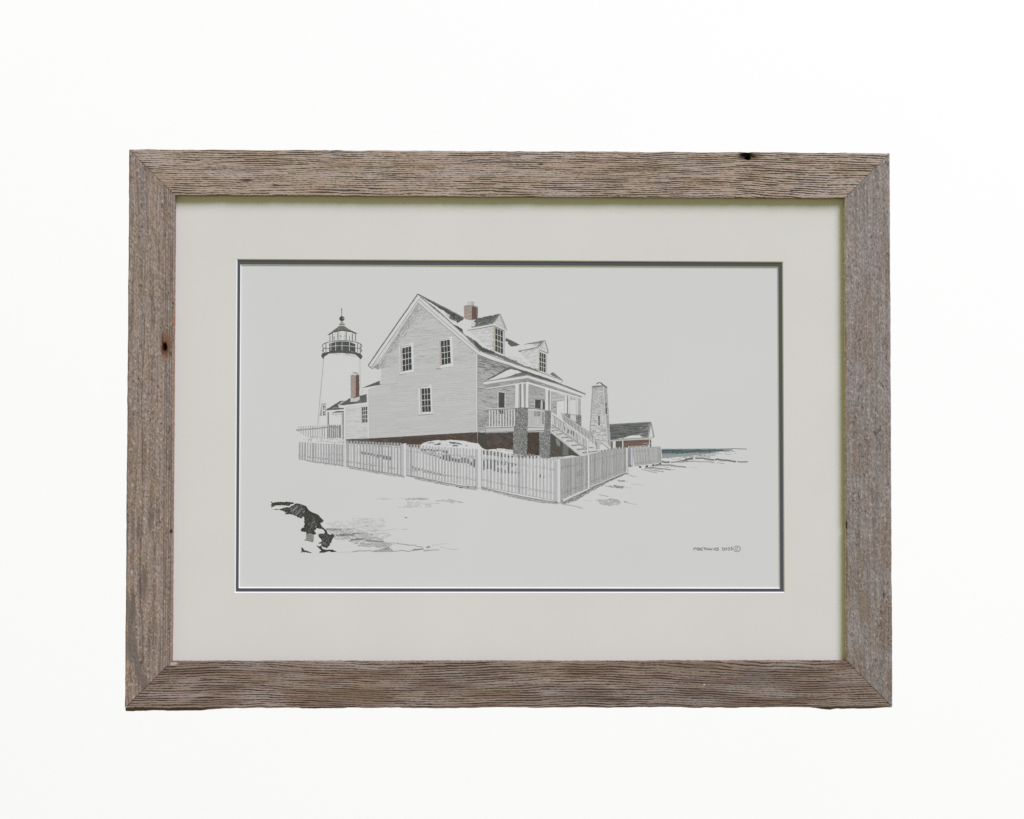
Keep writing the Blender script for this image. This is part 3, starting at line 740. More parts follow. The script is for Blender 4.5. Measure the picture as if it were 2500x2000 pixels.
# corner boards and trim
h.poly(P('B', '2025,1165 2058,1185') + P('E', '1625,1115 1598,1117'), 197)
h.line(P('B', '2055,1185') + P('E', '1625,1115'), 0.9, 128, 0.15)
h.line(P('B', '2020,1190') + P('E', '1597,1117'), 0.7, 170, 0.15)
h.poly(P('D', '1412,362 1432,360 1442,1226 1418,1226'), 203)
h.line(P('D', '1436,362 1444,1222'), 0.7, 168, 0.15)
# rake boards
h.poly(P('B', '1008,132 1030,230 1020,290 245,1432 218,1440 182,1418 135,1383'), 201)
h.poly(P('B', '1008,132 1050,180 2156,1140 2156,1230 2060,1185 1015,287'), 197)
h.line(P('B', '1008,130 540,800 135,1385'), 1.7, 78, 0.15)
h.line(P('B', '1022,222 620,800 182,1420'), 1.2, 150, 0.15).line(P('B', '1015,287 640,860 330,1340 245,1432'), 1.1, 132, 0.15)
h.hatch(P('B', '1000,260 1020,290 245,1432 200,1410'), -56, 1.2, 0.9, 172, 8, (5, 20), (0, 3), 0.6)
h.poly(P('B', '330,1335 240,1400 215,1440 250,1420 300,1450 335,1450'), (140, 140, 136), 0.4)
h.line(P('B', '135,1385 185,1420 215,1443'), 1.2, 110, 0.15)
h.line(P('B', '1022,222 1400,560 1800,900 2130,1170'), 1.1, 152, 0.12).line(P('B', '1015,287 1290,530 1600,800 2050,1182'), 1.0, 140, 0.12)
# shaded side wall behind the porch
side = [(1166.8, 865.6), (1239, 890.6), (1290, 905), (1359, 935), (1359, 1030), (1270, 1042), (1166.8, 1055)]
h.poly(side, 168)
def side_keep(x, y): return max(0.1, 1 - (y - (866 + (x - 1167) * 0.36)) / 46)
h.hatch(side, 14, 1.2, 1.5, 122, 9, (5, 22), (0, 3), side_keep, 0.25)
h.hatch(side, 10, 3.1, 1.0, 134, 12, (5, 24), (0, 5), 0.85, 0.2)
# brick foundation
fnd = P('D', '1035,1242 1450,1228') + P('E', '1620,1115 1622,1312 1400,1275 1150,1255 900,1270 700,1295 600,1360 0,1310') + P('D', '1450,1320 1035,1310')
h.poly(fnd, (68, 57, 50), 0.2)
h.hatch(fnd, -3, 1.5, 1.1, (76, 68, 58), 10, (4, 20), (0, 4), lambda x, y: 0.95 if y < 1078 - (x - 900) * 0.05 else 0.35)
h.hatch(P('D', '1035,1242 1450,1228 1450,1310 1035,1310'), -2, 1.4, 1.2, (88, 90, 86), 10, (4, 14), (0, 2), 0.9)
h.hatch(P('E', '1000,1180 1620,1140 1620,1310 1150,1250'), -3, 2.2, 0.9, (86, 68, 60), 7, (3, 14), (1, 5), 0.5)
h.done('drawn white clapboard house seen from its gable end')

# ---- roof
r = Ink('drawn_roof')
snow = P('B', '1050,180 1450,360 1810,545') + P('C', '600,700 960,900 1060,1040 1640,1400 1740,1530 1540,1480 1300,1400 940,1230 780,1150 550,1140') + P('B', '1700,740 1380,440')
r.poly(snow, 200)
RF = (73, 75, 70)
for pts in ('1010,135 1140,198 1250,245 1480,370 1810,545 1790,590 1760,600 1700,640 1640,580 1560,560 1570,500 1480,440 1360,370 1250,290 1100,200',
            '1125,228 1200,290 1290,350 1400,450 1480,518 1470,532 1380,465 1250,360',
            '1620,662 1720,700 1790,750 1812,825 1760,795 1640,690',
            '1830,862 1960,925 2060,1015 2156,1075 2156,1142 2100,1128 1980,1015'):
    r.poly(P('B', pts), RF, 0.6)
r.poly(P('C', '235,835 440,948 560,1068 700,1115 790,1150 945,1215 1000,1245 1110,1290 1290,1388 1430,1430 1540,1462 1545,1495 1290,1412 1000,1310 800,1215 550,1142 430,1035 330,945'), (108, 109, 103), 0.6)
r.poly(P('C', '400,940 560,1068 700,1120 780,1150 760,1180 550,1140 430,1035'), (74, 76, 70), 0.5)
r.hatch(P('B', '1250,245 1480,370 1810,545 1700,640 1560,560 1480,440 1250,290'), 28, 1.6, 0.8, 60, 14, (3, 10), (1, 4), 0.6)
r.hatch(P('B', '1560,480 1800,560 1700,640 1580,570'), 60, 1.8, 0.8, 130, 18, (2, 7), (1, 5), 0.6)
r.line(P('B', '1010,133 1450,358 1812,545'), 1.3, 62, 0.25)
r.line(P('B', '1050,180 1380,440 1700,735 1860,875 2100,1130'), 1.2, 88, 0.2)
r.poly(P('C', '950,890 1080,950 1218,1020 1140,1045 1062,1050 1010,1005 1000,960 950,965'), (86, 87, 82), 0.4)
r.hatch(P('C', '1040,1220 1200,1240 1440,1410 1200,1360 1000,1270'), 55, 1.7, 0.8, 160, 14, (2, 9), (1, 4), 0.55, 0.3)
r.hatch(P('C', '960,1230 1540,1470 1540,1440 1290,1370 1040,1240'), 24, 1.3, 0.9, 128, 18, (2, 8), (0, 4), 0.6, 0.3)
r.poly(P('C', '1740,1530 1800,1500 1870,1560 1972,1642 1900,1610 1800,1570'), (110, 111, 105), 0.3)
# white eave board and the dark soffit under it
r.poly(P('C', '550,1145 900,1275 1290,1412 1560,1500 1970,1645 1930,1692 1700,1620 1400,1525 1000,1375 700,1285 490,1197 520,1160'), 200)
r.line(P('C', '550,1145 900,1280 1290,1415 1560,1500 1970,1650'), 0.9, 104, 0.15)
r.line(P('C', '490,1197 700,1285 1000,1375 1400,1525 1890,1690'), 1.2, 96, 0.15)
r.line(P('C', '1970,1645 1935,1690'), 0.9, 140, 0.1)
r.done('snow covered roof of the drawn house')

# ---- chimneys
def chimney(light_q, dark_q, extra):
    c = Ink('drawn_chimney')
    c.poly(light_q, (154, 142, 134), 0.25); c.specks(light_q, 190, 1.0, [(116, 98, 88), (92, 84, 78), (190, 184, 178), (132, 114, 104)], 1.5)
    c.poly(dark_q, (96, 74, 62), 0.25); c.specks(dark_q, 110, 1.0, [(76, 60, 50), (112, 88, 76), (90, 74, 64)], 1.5)
    extra(c)
    return c
def ex1(c):
    c.poly(P('B', '1878,270 1950,255 1998,275 1995,330 1955,325 1885,328'), 186, 0.2)
    c.hatch(P('B', '1950,258 1998,275 1995,330 1955,325'), 80, 1.3, 0.9, 140, 12, (2, 6), (0, 2), 0.8)
    c.hatch(P('B', '1878,270 1950,257 1945,275 1890,290'), -8, 1.3, 0.9, 150, 12, (2, 6), (0, 2), 0.8)
    c.hatch(P('B', '2030,360 2062,365 2058,560 2030,570'), 88, 1.3, 0.9, 116, 10, (3, 8), (0, 2), 0.8)
    c.line(P('B', '1818,342 1880,330 1955,328 2060,362'), 1.0, 104, 0.2)
chimney(P('B', '1820,340 1955,330 1955,582 1880,582 1820,550'), P('B', '1955,330 2060,360 2055,572 1955,582'), ex1).done('brick chimney above the dormers')
def ex2(c):
    c.poly(P('D', '1122,515 1200,520 1278,488 1282,540 1240,580 1115,585'), 184, 0.2)
    c.hatch(P('D', '1122,520 1278,500 1280,540 1240,578 1118,583'), -10, 1.8, 0.8, 160, 10, (2, 9), (1, 4), 0.6)
    c.line(P('D', '1160,75 1200,68 1240,95 1255,110'), 1.6, 120, 0.2)
    c.poly(P('D', '1130,108 1165,82 1205,85 1240,112 1200,118'), 186, 0.1)
chimney(P('D', '1120,112 1210,118 1210,505 1125,512'), P('D', '1210,118 1272,112 1276,488 1210,508'), ex2).done('tall narrow brick chimney of the low wing')

# ---- gable windows
def gable_window(sheet, frame, reveal, q, head, sill):
    c = Ink('drawn_window')
    c.poly(P(sheet, frame), 203)
    c.poly(P(sheet, reveal), (174, 166, 158)); 
    c.line(P(sheet, reveal)[:1] + P(sheet, reveal)[-1:], 0.7, (110, 96, 88), 0.1)
    sash(c, P(sheet, q), 3, 4, 1.05)
    c.line(P(sheet, head), 0.9, 128, 0.12); c.line(P(sheet, sill), 1.2, 130, 0.15)
    return c.done()
gable_window('B', '680,1045 925,980 940,1490 690,1540', '705,1055 732,1072 735,1500 708,1505', '735,1078 888,1045 900,1455 742,1488', '700,1055 880,1022', '680,1548 735,1545 800,1530')
gable_window('B', '1370,930 1610,870 1630,1395 1395,1430', '1388,940 1412,955 1425,1380 1398,1395', '1412,955 1565,930 1585,1345 1427,1375', '1388,940 1560,908', '1330,1440 1420,1438')
gable_window('E', '580,310 815,280 835,790 595,805', '615,335 640,350 652,780 630,790', '640,350 790,340 805,755 655,765', '580,325 640,320 775,302', '585,822 640,815 845,798')

# ---- dormers
d1 = Ink('drawn_dormer')
d1.poly(P('C', '300,765 745,640 975,770 945,1220 780,1150 700,1112 520,960'), 197)
d1.hatch(P('C', '330,775 740,700 770,1135 700,1110 500,930'), -7, 2.9, 0.8, 140, 14, (4, 22), (1, 8), 0.75, 0.2)
d1.specks(P('C', '330,775 740,700 770,1135 700,1110 500,930'), 30, 0.8, [130, 120], 2.5, 85)
d1.poly(P('C', '455,558 640,522 865,478 800,560 740,635 560,672 380,706 430,690 440,640 410,610'), (92, 95, 88), 0.5)
d1.hatch(P('C', '455,558 865,478 740,635 430,690 440,640'), -9, 1.6, 0.8, 64, 14, (3, 12), (0, 4), 0.6)
d1.hatch(P('C', '400,600 760,560 720,640 400,700'), -9, 1.9, 0.7, 150, 16, (3, 9), (2, 6), 0.5)
d1.specks(P('C', '370,590 470,570 450,690 360,700'), 16, 1.2, [110, 130, 90], 1.6)
d1.line(P('C', '368,710 560,682 742,645'), 1.3, 78, 0.15).line(P('C', '300,765 520,735 745,690'), 1.1, 96, 0.2)
d1.poly(P('C', '868,485 742,640 760,700 940,790 978,772 990,762'), 197)
d1.line(P('C', '865,478 740,640'), 1.5, 84, 0.12).line(P('C', '868,485 930,630 985,765'), 1.8, 140, 0.12).line(P('C', '855,525 765,640'), 0.9, 130, 0.12)
d1.line(P('C', '862,528 900,610 955,740'), 0.9, 140, 0.12).line(P('C', '750,680 860,735 950,782'), 1.5, 120, 0.15).line(P('C', '780,640 950,735'), 0.8, 150, 0.12)
d1.hatch(P('C', '850,550 790,640 930,720 900,620'), 18, 2.2, 0.7, 168, 8, (4, 16), (0, 3), 0.8)
d1.hatch(P('C', '770,700 940,775 940,800 770,725'), 24, 1.1, 0.9, 140, 10, (4, 12), (0, 2), 0.8)
d1.poly(P('C', '745,690 775,705 780,1140 750,1120'), (184, 180, 166)); d1.hatch(P('C', '740,700 755,700 755,1110 740,1110'), 0, 2.6, 1.3, 104, 14, (1, 2), (0, 1), 0.8)
d1.line(P('C', '775,710 778,1140'), 0.8, (140, 132, 104), 0.1)
d1.poly(P('C', '916,778 950,792 942,1215 922,1190'), (180, 183, 188))
sash(d1, P('C', '785,730 915,780 920,1185 785,1130'), 3, 4, 1.05, (64, 63, 54))
d1.poly(P('C', '770,1140 785,1132 925,1188 940,1205 938,1222 780,1158'), 202)
d1.line(P('C', '942,1215 950,790'), 0.8, 150, 0.1)
d1.done('larger dormer beside the brick chimney')
d2 = Ink('drawn_dormer')
d2.poly(P('C', '1195,1130 1540,1060 1650,945 1710,1165 1690,1525 1560,1480 1430,1385'), 197)
d2.hatch(P('C', '1230,1145 1540,1080 1550,1470 1440,1390 1300,1230'), -6, 2.7, 0.8, 144, 14, (3, 18), (1, 8), 0.75, 0.2)
d2.hatch(P('C', '1300,1110 1540,1075 1540,1100 1300,1135'), -8, 1.2, 0.8, 120, 14, (3, 10), (0, 3), 0.7)
d2.poly(P('C', '1275,1012 1450,978 1645,940 1600,985 1560,995 1420,1000 1300,1015'), (116, 117, 110), 0.4)
d2.hatch(P('C', '1280,1015 1640,945 1540,1060 1500,1030'), -12, 1.6, 0.8, 128, 18, (3, 9), (1, 5), 0.6)
d2.line(P('C', '1195,1130 1300,1112 1540,1065'), 1.2, 84, 0.15).line(P('C', '1195,1128 1240,1140'), 2.0, 96, 0.15).line(P('C', '1645,940 1540,1062'), 1.3, 80, 0.12)
d2.line(P('C', '1652,945 1690,1060 1712,1165'), 1.6, 120, 0.12).line(P('C', '1560,1110 1700,1165'), 1.4, 118, 0.12).line(P('C', '1640,985 1570,1065'), 0.8, 140, 0.1)
d2.hatch(P('C', '1640,985 1575,1070 1690,1130'), 20, 2.1, 0.7, 150, 8, (3, 12), (0, 3), 0.8)
d2.hatch(P('C', '1555,1090 1700,1150 1700,1180 1555,1130'), 22, 1.1, 0.9, 142, 10, (4, 12), (0, 2), 0.8)
d2.poly(P('C', '1665,1185 1692,1195 1690,1525 1668,1505'), (168, 172, 178))
d2.poly(P('C', '1548,1110 1562,1130 1562,1485 1550,1475'), (160, 156, 136))
sash(d2, P('C', '1565,1150 1665,1187 1666,1505 1562,1475'), 3, 4, 0.95, (64, 63, 54))
d2.line(P('C', '1560,1485 1670,1520'), 1.5, 202, 0.1)
d2.done('smaller dormer farther along the roof')

# ---- porch
p = Ink('drawn_porch')
# under the deck
p.poly(P('F', '45,1265 672,1262 665,1570 560,1560 320,1560 200,1570 130,1545 45,1440'), (58, 51, 45), 0.25)
p.poly(P('F', '45,1265 200,1263 215,1560 130,1545 45,1440'), (62, 62, 54), 0.25)
lat = P('F', '200,1270 670,1265 665,1560 220,1560')
p.hatch(lat, 40, 3.4, 1.0, (92, 79, 71), 8, (6, 26), (0, 2), 0.8); p.hatch(lat, -40, 3.4, 1.0, (86, 74, 66), 8, (4, 20), (0, 2), 0.75)
p.specks(lat, 40, 1.3, [(56, 50, 44), (60, 50, 42)], 1.3)
p.poly(P('F', '915,1262 1125,1257 1125,1670 905,1670'), (60, 51, 43), 0.25)
p.hatch(P('F', '915,1262 1125,1257 1125,1670 905,1670'), 70, 1.8, 0.8, (78, 66, 55), 8, (3, 9), (1, 4), 0.6)
p.poly(P('F', '1322,1270 1540,1450 1650,1530 1850,1682 1700,1670 1540,1690 1310,1710'), (70, 70, 62), 0.25)
p.hatch(P('F', '1322,1500 1520,1500 1530,1690 1310,1705'), 40, 1.9, 0.8, (88, 72, 60), 10, (3, 9), (1, 4), 0.6)
p.poly(P('F', '1415,1370 1470,1400 1495,1450 1490,1510 1450,1500 1420,1450'), (118, 122, 116), 0.3)
p.poly(P('F', '1540,1450 1640,1525 1635,1665 1535,1670'), (98, 103, 98), 0.2); p.specks(P('F', '1540,1450 1640,1525 1635,1665 1535,1670'), 40, 1.0, [(130, 134, 130), (70, 74, 70)], 1.5)
# wall openings
for pts in ('415,558 517,575 512,828 415,832', '1055,690 1152,700 1146,847 1050,832', '1190,718 1232,724 1230,862 1188,856'):
    q = P('F', pts); p.poly(q, (66, 70, 66), 0.15); p.hatch(q, 75, 1.6, 0.8, 54, 8, (4, 12), (0, 3), 0.5)
p.line(P('F', '395,545 398,835'), 1.4, 188, 0.1).line(P('F', '528,570 525,830'), 1.6, 190, 0.1).line(P('F', '400,548 528,565'), 1.4, 188, 0.1).line(P('F', '1165,700 1160,850'), 2.0, 190, 0.1)
p.line(P('F', '1040,690 1036,832'), 1.3, 186, 0.1)
# ceilings
p.hatch(P('F', '945,420 1225,510 1225,665 945,640'), 16, 1.3, 1.1, 158, 8, (5, 18), (0, 3), 0.8)
p.poly(P('F', '1340,550 1570,625 1570,700 1340,722'), 178); p.hatch(P('F', '1340,550 1570,625 1570,650 1340,670'), 14, 1.5, 0.9, 150, 10, (4, 12), (0, 3), 0.7)
p.line(P('F', '1340,668 1570,640'), 0.9, 136, 0.1).line(P('F', '1340,722 1570,698'), 1.0, 140, 0.1).line(P('F', '1430,740 1430,970'), 0.9, 140, 0.1)
p.poly([P('F', '1433,730')[0], P('F', '1575,702')[0], P('F', '1575,925')[0], P('F', '1433,1000')[0]], 201)
p.hatch(P('F', '1665,640 1780,670 1780,690 1665,700'), 6, 1.2, 0.9, 152, 10, (3, 8), (0, 2), 0.8)
# roof of the porch
p.poly(P('F', '140,372 560,150 640,150 740,175 820,215 640,270 200,372'), 202)
p.poly(P('F', '135,374 350,255 540,140 600,118 640,150 560,175 380,270 230,345'), (96, 97, 91), 0.35)
p.poly(P('F', '140,378 400,340 580,300 650,262 720,230 800,215 900,195 930,235 880,258 700,300 420,345'), (112, 113, 106), 0.4)
p.hatch(P('F', '400,330 650,262 800,215 900,195 880,258 640,310'), -14, 1.5, 0.8, 76, 14, (3, 12), (0, 4), 0.6)
p.poly(P('F', '600,112 780,168 900,190 1100,258 1330,338 1465,390 1462,412 1300,372 1000,272 920,245 860,230 760,180 640,150'), (84, 86, 80), 0.35)
p.poly(P('F', '1450,392 1700,485 1942,585 1940,600 1700,512 1450,420'), (88, 89, 83), 0.2)
# fascia, soffit and beam
p.poly(P('F', '135,380 915,262 928,312 150,432'), 201); p.poly(P('F', '915,262 1460,420 1940,600 1938,628 1860,632 1450,490 928,312'), 201)
p.line(P('F', '135,378 915,260'), 1.1, 104, 0.12).line(P('F', '915,260 1460,420 1940,602'), 1.0, 112, 0.12)
p.line(P('F', '140,432 928,312'), 1.0, 124, 0.12).line(P('F', '928,312 1450,490 1870,632'), 1.0, 132, 0.12).line(P('F', '135,378 145,432'), 1.0, 130, 0.1)
p.hatch(P('F', '150,435 928,316 930,372 200,488'), -8, 1.3, 1.0, 152, 10, (5, 18), (0, 3), 0.85)
p.hatch(P('F', '930,316 1450,492 1870,636 1850,655 1450,535 935,375'), 18, 1.3, 1.0, 154, 10, (5, 18), (0, 3), 0.85)
p.poly(P('F', '200,488 930,374 935,400 700,440 205,508'), 202); p.poly(P('F', '930,376 1860,655 1855,672 1640,620 1340,545 940,420'), 202)
p.line(P('F', '205,508 700,438'), 1.0, 120, 0.12).line(P('F', '940,420 1225,508'), 0.9, 130, 0.12)
# posts
for pts in ('703,425 770,412 760,832 698,836', '812,412 850,408 862,825 810,828', '888,400 942,396 936,832 886,832', '1230,508 1286,518 1286,875 1228,872', '1308,525 1334,532 1330,885 1306,880',
            '1574,612 1612,620 1612,935 1572,932', '1632,622 1662,628 1660,940 1632,938', '1778,655 1806,662 1806,950 1778,948', '1814,660 1832,664 1834,955 1814,953', '1846,668 1862,672 1862,955 1846,955'):
    p.poly(P('F', pts), 203)
for pts, wd, c in (('700,440 697,832', 0.8, 150), ('772,415 765,832', 0.9, 130), ('800,412 800,826', 1.6, 92), ('852,410 864,826', 1.0, 120), ('880,402 876,828', 1.3, 108), ('942,420 938,830', 0.9, 130),
                   ('1296,525 1296,878', 2.2, 110), ('1228,515 1228,870', 0.8, 150), ('1334,545 1332,885', 0.8, 150), ('1622,620 1622,936', 1.7, 104), ('1572,620 1570,930', 0.7, 165), ('1664,635 1662,940', 0.8, 160),
                   ('1809,662 1810,950', 1.1, 124), ('1838,668 1840,955', 1.5, 104), ('1776,660 1776,948', 0.7, 165)):
    p.line(P('F', pts), wd, c, 0.1)
# stone piers
def pier(pts, n):
    q = P('F', pts)
    p.poly(q, 118, 0.35)
    p.specks(q, n, 1.3, [80, 68, 92, 58], 1.9, -4); p.specks(q, int(n * 0.55), 1.25, [172, 160, 186], 2.0, -4)
pier('1570,930 1668,940 1662,1075 1570,1010', 60); pier('1770,955 1862,955 1862,1180 1772,1090', 80)
p.poly(P('F', '1668,955 1770,960 1770,1085 1665,1030'), 188); p.line(P('F', '1665,952 1770,958'), 0.9, 130, 0.1)
pier('690,842 800,828 930,832 918,1250 905,1690 665,1690 680,1250', 620)
pier('1225,885 1328,890 1322,1270 1310,1720 1180,1710 1128,1690 1128,1262 1215,1255', 330)
# rails, balusters and deck
p.poly(P('F', '180,848 690,832 690,850 180,866'), 203); p.line(P('F', '180,868 690,842'), 0.9, 110, 0.1)
for i in range(10):
    x = 222 + i * 48.5
    p.poly(P('F', f'{x + 22},{878 - i * 2} {x + 40},{877 - i * 2} {x + 40},{1162 - i} {x + 22},{1163 - i}'), 203)
    p.hatch(P('F', f'{x + 42},{880 - i * 2} {x + 68},{880 - i * 2} {x + 68},{1160 - i} {x + 42},{1160 - i}'), 0, 2.2, 1.2, 132, 16, (1, 4), (0, 1), 0.85)
for pts in ('432,872 452,872 455,935 435,935', '470,872 495,872 495,935 475,935'): p.poly(P('F', pts), (56, 56, 54), 0.1)
p.poly(P('F', '180,1165 685,1152 685,1170 180,1185'), 203); p.line(P('F', '180,1190 685,1170'), 1.3, 92, 0.12); p.poly(P('F', '185,1196 682,1178 682,1245 190,1262'), 178); p.line(P('F', '185,1268 680,1250'), 1.6, 118, 0.12)
p.line(P('F', '180,1165 182,1262'), 1.0, 120, 0.1)
p.hatch(P('F', '45,880 235,870 240,1160 60,1245'), 2, 2.6, 0.9, 140, 12, (4, 20), (0, 4), 0.7)
p.poly(P('F', '932,850 1222,880 1222,895 932,868'), 203); p.line(P('F', '935,848 1060,840 1222,882'), 0.9, 110, 0.1)
p.poly(P('F', '935,868 1220,898 1216,1165 925,1160'), 188); p.hatch(P('F', '935,870 1218,900 1214,1162 925,1158'), 90, 2.1, 0.8, 150, 14, (8, 34), (0, 2), 0.85)
for x in (1040, 1062, 1084, 1106, 1128): p.poly(P('F', f'{x},{892} {x + 11},{893} {x + 11},{985} {x},{985}'), (84, 86, 82), 0.1)
p.poly(P('F', '1182,905 1192,905 1190,1120 1180,1120'), (70, 70, 64)); p.poly(P('F', '1200,905 1210,905 1206,1125 1198,1125'), (84, 84, 78))
p.poly(P('F', '922,1162 1216,1165 1216,1182 920,1178'), 203); p.line(P('F', '920,1178 1216,1184'), 1.2, 104, 0.1); p.poly(P('F', '918,1184 1215,1188 1215,1235 916,1232'), 188); p.line(P('F', '916,1240 1215,1232'), 1.3, 112, 0.1)
p.done('open porch on stone piers')

# ---- steps
t = Ink('drawn_steps')
t.poly(P('F', '1335,900 1385,930 1975,1370 2110,1350 2156,1420 2156,1660 1850,1684 1322,1262'), 196)
t.poly(P('F', '1322,1258 1420,1330 1650,1510 1850,1682 1890,1684 1900,1650 1400,1260 1330,1235'), 190)
t.line(P('F', '1322,1262 1420,1335 1650,1520 1850,1682'), 1.2, 150, 0.12)
for pts in ('1340,1240 1480,1228', '1420,1298 1555,1285', '1510,1356 1645,1350', '1600,1416 1745,1410', '1690,1492 1832,1484', '1785,1562 1935,1555', '1880,1622 2156,1588', '1335,1185 1420,1188', '1885,1548 2080,1525'):
    t.line(P('F', pts), 1.9, 104, 0.15, 0.3)
    q = P('F', pts); t.hatch([q[0], q[1], (q[1][0] + 4, q[1][1] + 4.5), (q[0][0] + 5, q[0][1] + 5)], 0, 1.5, 0.8, 168, 10, (3, 10), (1, 3), 0.6)
def along(a, b, s): return (a[0] + (b[0] - a[0]) * s, a[1] + (b[1] - a[1]) * s)
f0, f1 = P('F', '1360,945 1975,1385'); g0, g1 = P('F', '1345,1140 1962,1570')
b0, b1 = P('F', '1510,930 2130,1355'); c0, c1 = P('F', '1560,1110 2130,1510')
for i in range(20):
    s_ = (i + 0.5) / 20
    A1, B1 = along(b0, b1, s_), along(c0, c1, s_)
    t.line([A1, B1], 1.5 if i % 2 else 1.0, (124 if i % 2 else 150), 0.2)
t.line([b0, b1], 2.0, 203, 0.15); t.line([(b0[0], b0[1] - 1.2), (b1[0], b1[1] - 1.2)], 0.8, 118, 0.15); t.line([c0, c1], 1.6, 203, 0.1)
for i in range(24):
    s_ = (i + 0.5) / 24
    A1, B1 = along(f0, f1, s_), along(g0, g1, s_)
    t.line([A1, B1], 1.3, random.choice((112, 128, 146, 160)), 0.2)
    t.line([(A1[0] + 1.6, A1[1]), (B1[0] + 1.6, B1[1])], 1.4, 203, 0.1)
for pts in ('1678,1232 1700,1232 1700,1290 1678,1290', '1718,1235 1738,1240 1738,1325 1718,1315', '1560,1150 1580,1170 1580,1230 1562,1220', '1620,1200 1645,1215 1640,1290 1622,1280'):
    t.poly(P('F', pts), (104, 104, 98), 0.2)
t.line([f0, f1], 2.4, 203, 0.1); t.line([(f0[0], f0[1] + 1.8), (f1[0], f1[1] + 1.8)], 0.8, 130, 0.12); t.line([g0, g1], 2.2, 203, 0.1); t.line([(g0[0], g0[1] - 1.4), (g1[0], g1[1] - 1.4)], 1.2, 104, 0.12)
m0, m1 = P('F', '1570,1120 1965,1395'); t.line([m0, m1], 1.6, 203, 0.1)
t.poly(P('F', '1962,1380 1988,1380 1990,1690 1962,1690'), 203); t.line(P('F', '1990,1400 1990,1690'), 0.7, 150, 0.1); t.line(P('F', '1960,1400 1962,1690'), 0.7, 160, 0.1)
t.poly(P('I', '825,265 845,265 845,420 825,420'), 203); t.poly(P('I', '890,265 905,265 905,455 890,455'), 203)
for pts in ('830,270 840,410', '856,280 858,400', '912,285 912,320'): t.line(P('I', pts), 1.4, (110, 112, 114), 0.15)
t.poly(P('I', '850,280 890,300 890,390 850,400'), (168, 170, 174), 0.2); t.line(P('I', '860,270 960,310'), 1.2, 203, 0.1); t.poly(P('I', '915,290 975,290 975,330 960,320 930,300'), (120, 122, 122), 0.3)
t.done('porch steps with white railings')

# ---- bell tower and shed
s = Ink('drawn_shed')
s.poly(P('G', '775,980 1100,958 1500,940 1475,1080 1450,1205 1380,1208 1000,1218 795,1255'), (100, 103, 98), 0.3)
s.hatch(P('G', '775,980 1500,940 1450,1205 795,1255'), -2, 1.5, 0.9, 74, 16, (4, 24), (0, 4), lambda x, y: 0.7 if x < 1560 else 0.4, 0.25)
s.hatch(P('G', '1150,1050 1490,960 1450,1205 1150,1180'), -20, 2.0, 0.8, 158, 16, (3, 14), (1, 6), lambda x, y: min(0.85, max(0, (x - 1545) / 45)), 0.3)
s.poly(P('G', '1000,1218 1080,1195 1160,1175 1320,1168 1395,1208 1200,1214'), 200, 0.3)
s.line(P('G', '1310,1170 1395,1205 1450,1200'), 1.2, 96, 0.15).line(P('G', '775,980 1500,940'), 1.0, 96, 0.2)
s.poly(P('G', '1500,945 1555,1200 1480,1240 1460,1205'), 196); s.line(P('G', '1505,942 1530,1070 1556,1205'), 2.0, 132, 0.12); s.line(P('G', '1500,945 1455,1208'), 1.6, 112, 0.12); s.line(P('G', '1535,1200 1556,1200'), 2.2, 96, 0.1)
s.poly(P('G', '797,1252 1455,1208 1555,1204 1510,1235 800,1282'), (176, 176, 168), 0.2); s.line(P('G', '797,1256 1460,1210'), 1.0, 120, 0.15)
s.poly(P('G', '803,1280 835,1276 832,1415 803,1415'), (116, 84, 70), 0.2); s.poly(P('G', '835,1278 884,1275 884,1410 833,1410'), (192, 194, 196)); s.poly(P('G', '884,1274 998,1268 998,1400 884,1400'), (78, 82, 72), 0.2)
s.poly(P('G', '998,1266 1022,1264 1022,1390 998,1390'), (186, 180, 166)); br = P('G', '1022,1264 1472,1244 1465,1385 1022,1392')
s.poly(br, (102, 84, 75), 0.2); s.specks(br, 150, 1.1, [(84, 70, 62), (114, 94, 84), (132, 114, 104), (94, 77, 69)], 1.7); s.hatch(P('G', '1022,1266 1472,1246 1472,1275 1022,1300'), -2, 1.3, 0.9, (84, 72, 64), 10, (3, 14), (0, 3), 0.8)
s.hatch(P('G', '1370,1290 1470,1290 1470,1370 1340,1370'), -4, 1.8, 0.8, (176, 160, 150), 10, (3, 9), (0, 3), 0.6)
s.poly(P('G', '1472,1246 1515,1240 1515,1380 1480,1382'), (178, 178, 172)); s.poly(P('G', '1486,1250 1508,1248 1508,1305 1486,1308'), (84, 86, 84)); s.poly(P('G', '1486,1316 1508,1315 1508,1378 1488,1380'), (84, 86, 84))
s.done('low shed with a dark roof and red brick wall')
b = Ink('drawn_bell_tower')
b.poly(P('G', '490,330 665,312 727,335 760,880 800,1420 760,1400 640,1300 540,1240 435,1130 470,600'), 190)
lf = P('G', '490,335 665,315 710,800 735,1290 640,1290 540,1240 435,1130')
b.hatch(lf, -1, 2.3, 1.0, 124, 16, (3, 16), (0, 5), lambda x, y: 0.85 if y < 1010 else 0.65, 0.4)
b.hatch(lf, -50, 1.6, 1.1, 164, 10, (3, 12), (0, 4), lambda x, y: 0.8 if y < 1000 else 0.25, 0.4)
rf = P('G', '668,318 727,338 760,880 798,1390 740,1300 705,790')
b.poly(rf, 160); b.hatch(rf, 4, 1.9, 0.9, 136, 14, (2, 8), (0, 3), 0.75, 0.4); b.line(P('G', '668,320 706,790 740,1290'), 1.2, 200, 0.2)
b.line(P('G', '490,335 470,600 436,1120'), 1.0, 140, 0.35).line(P('G', '727,338 760,880 798,1380'), 0.9, 140, 0.3)
b.poly(P('G', '470,325 500,308 550,270 600,248 640,265 735,335 665,312'), 200)
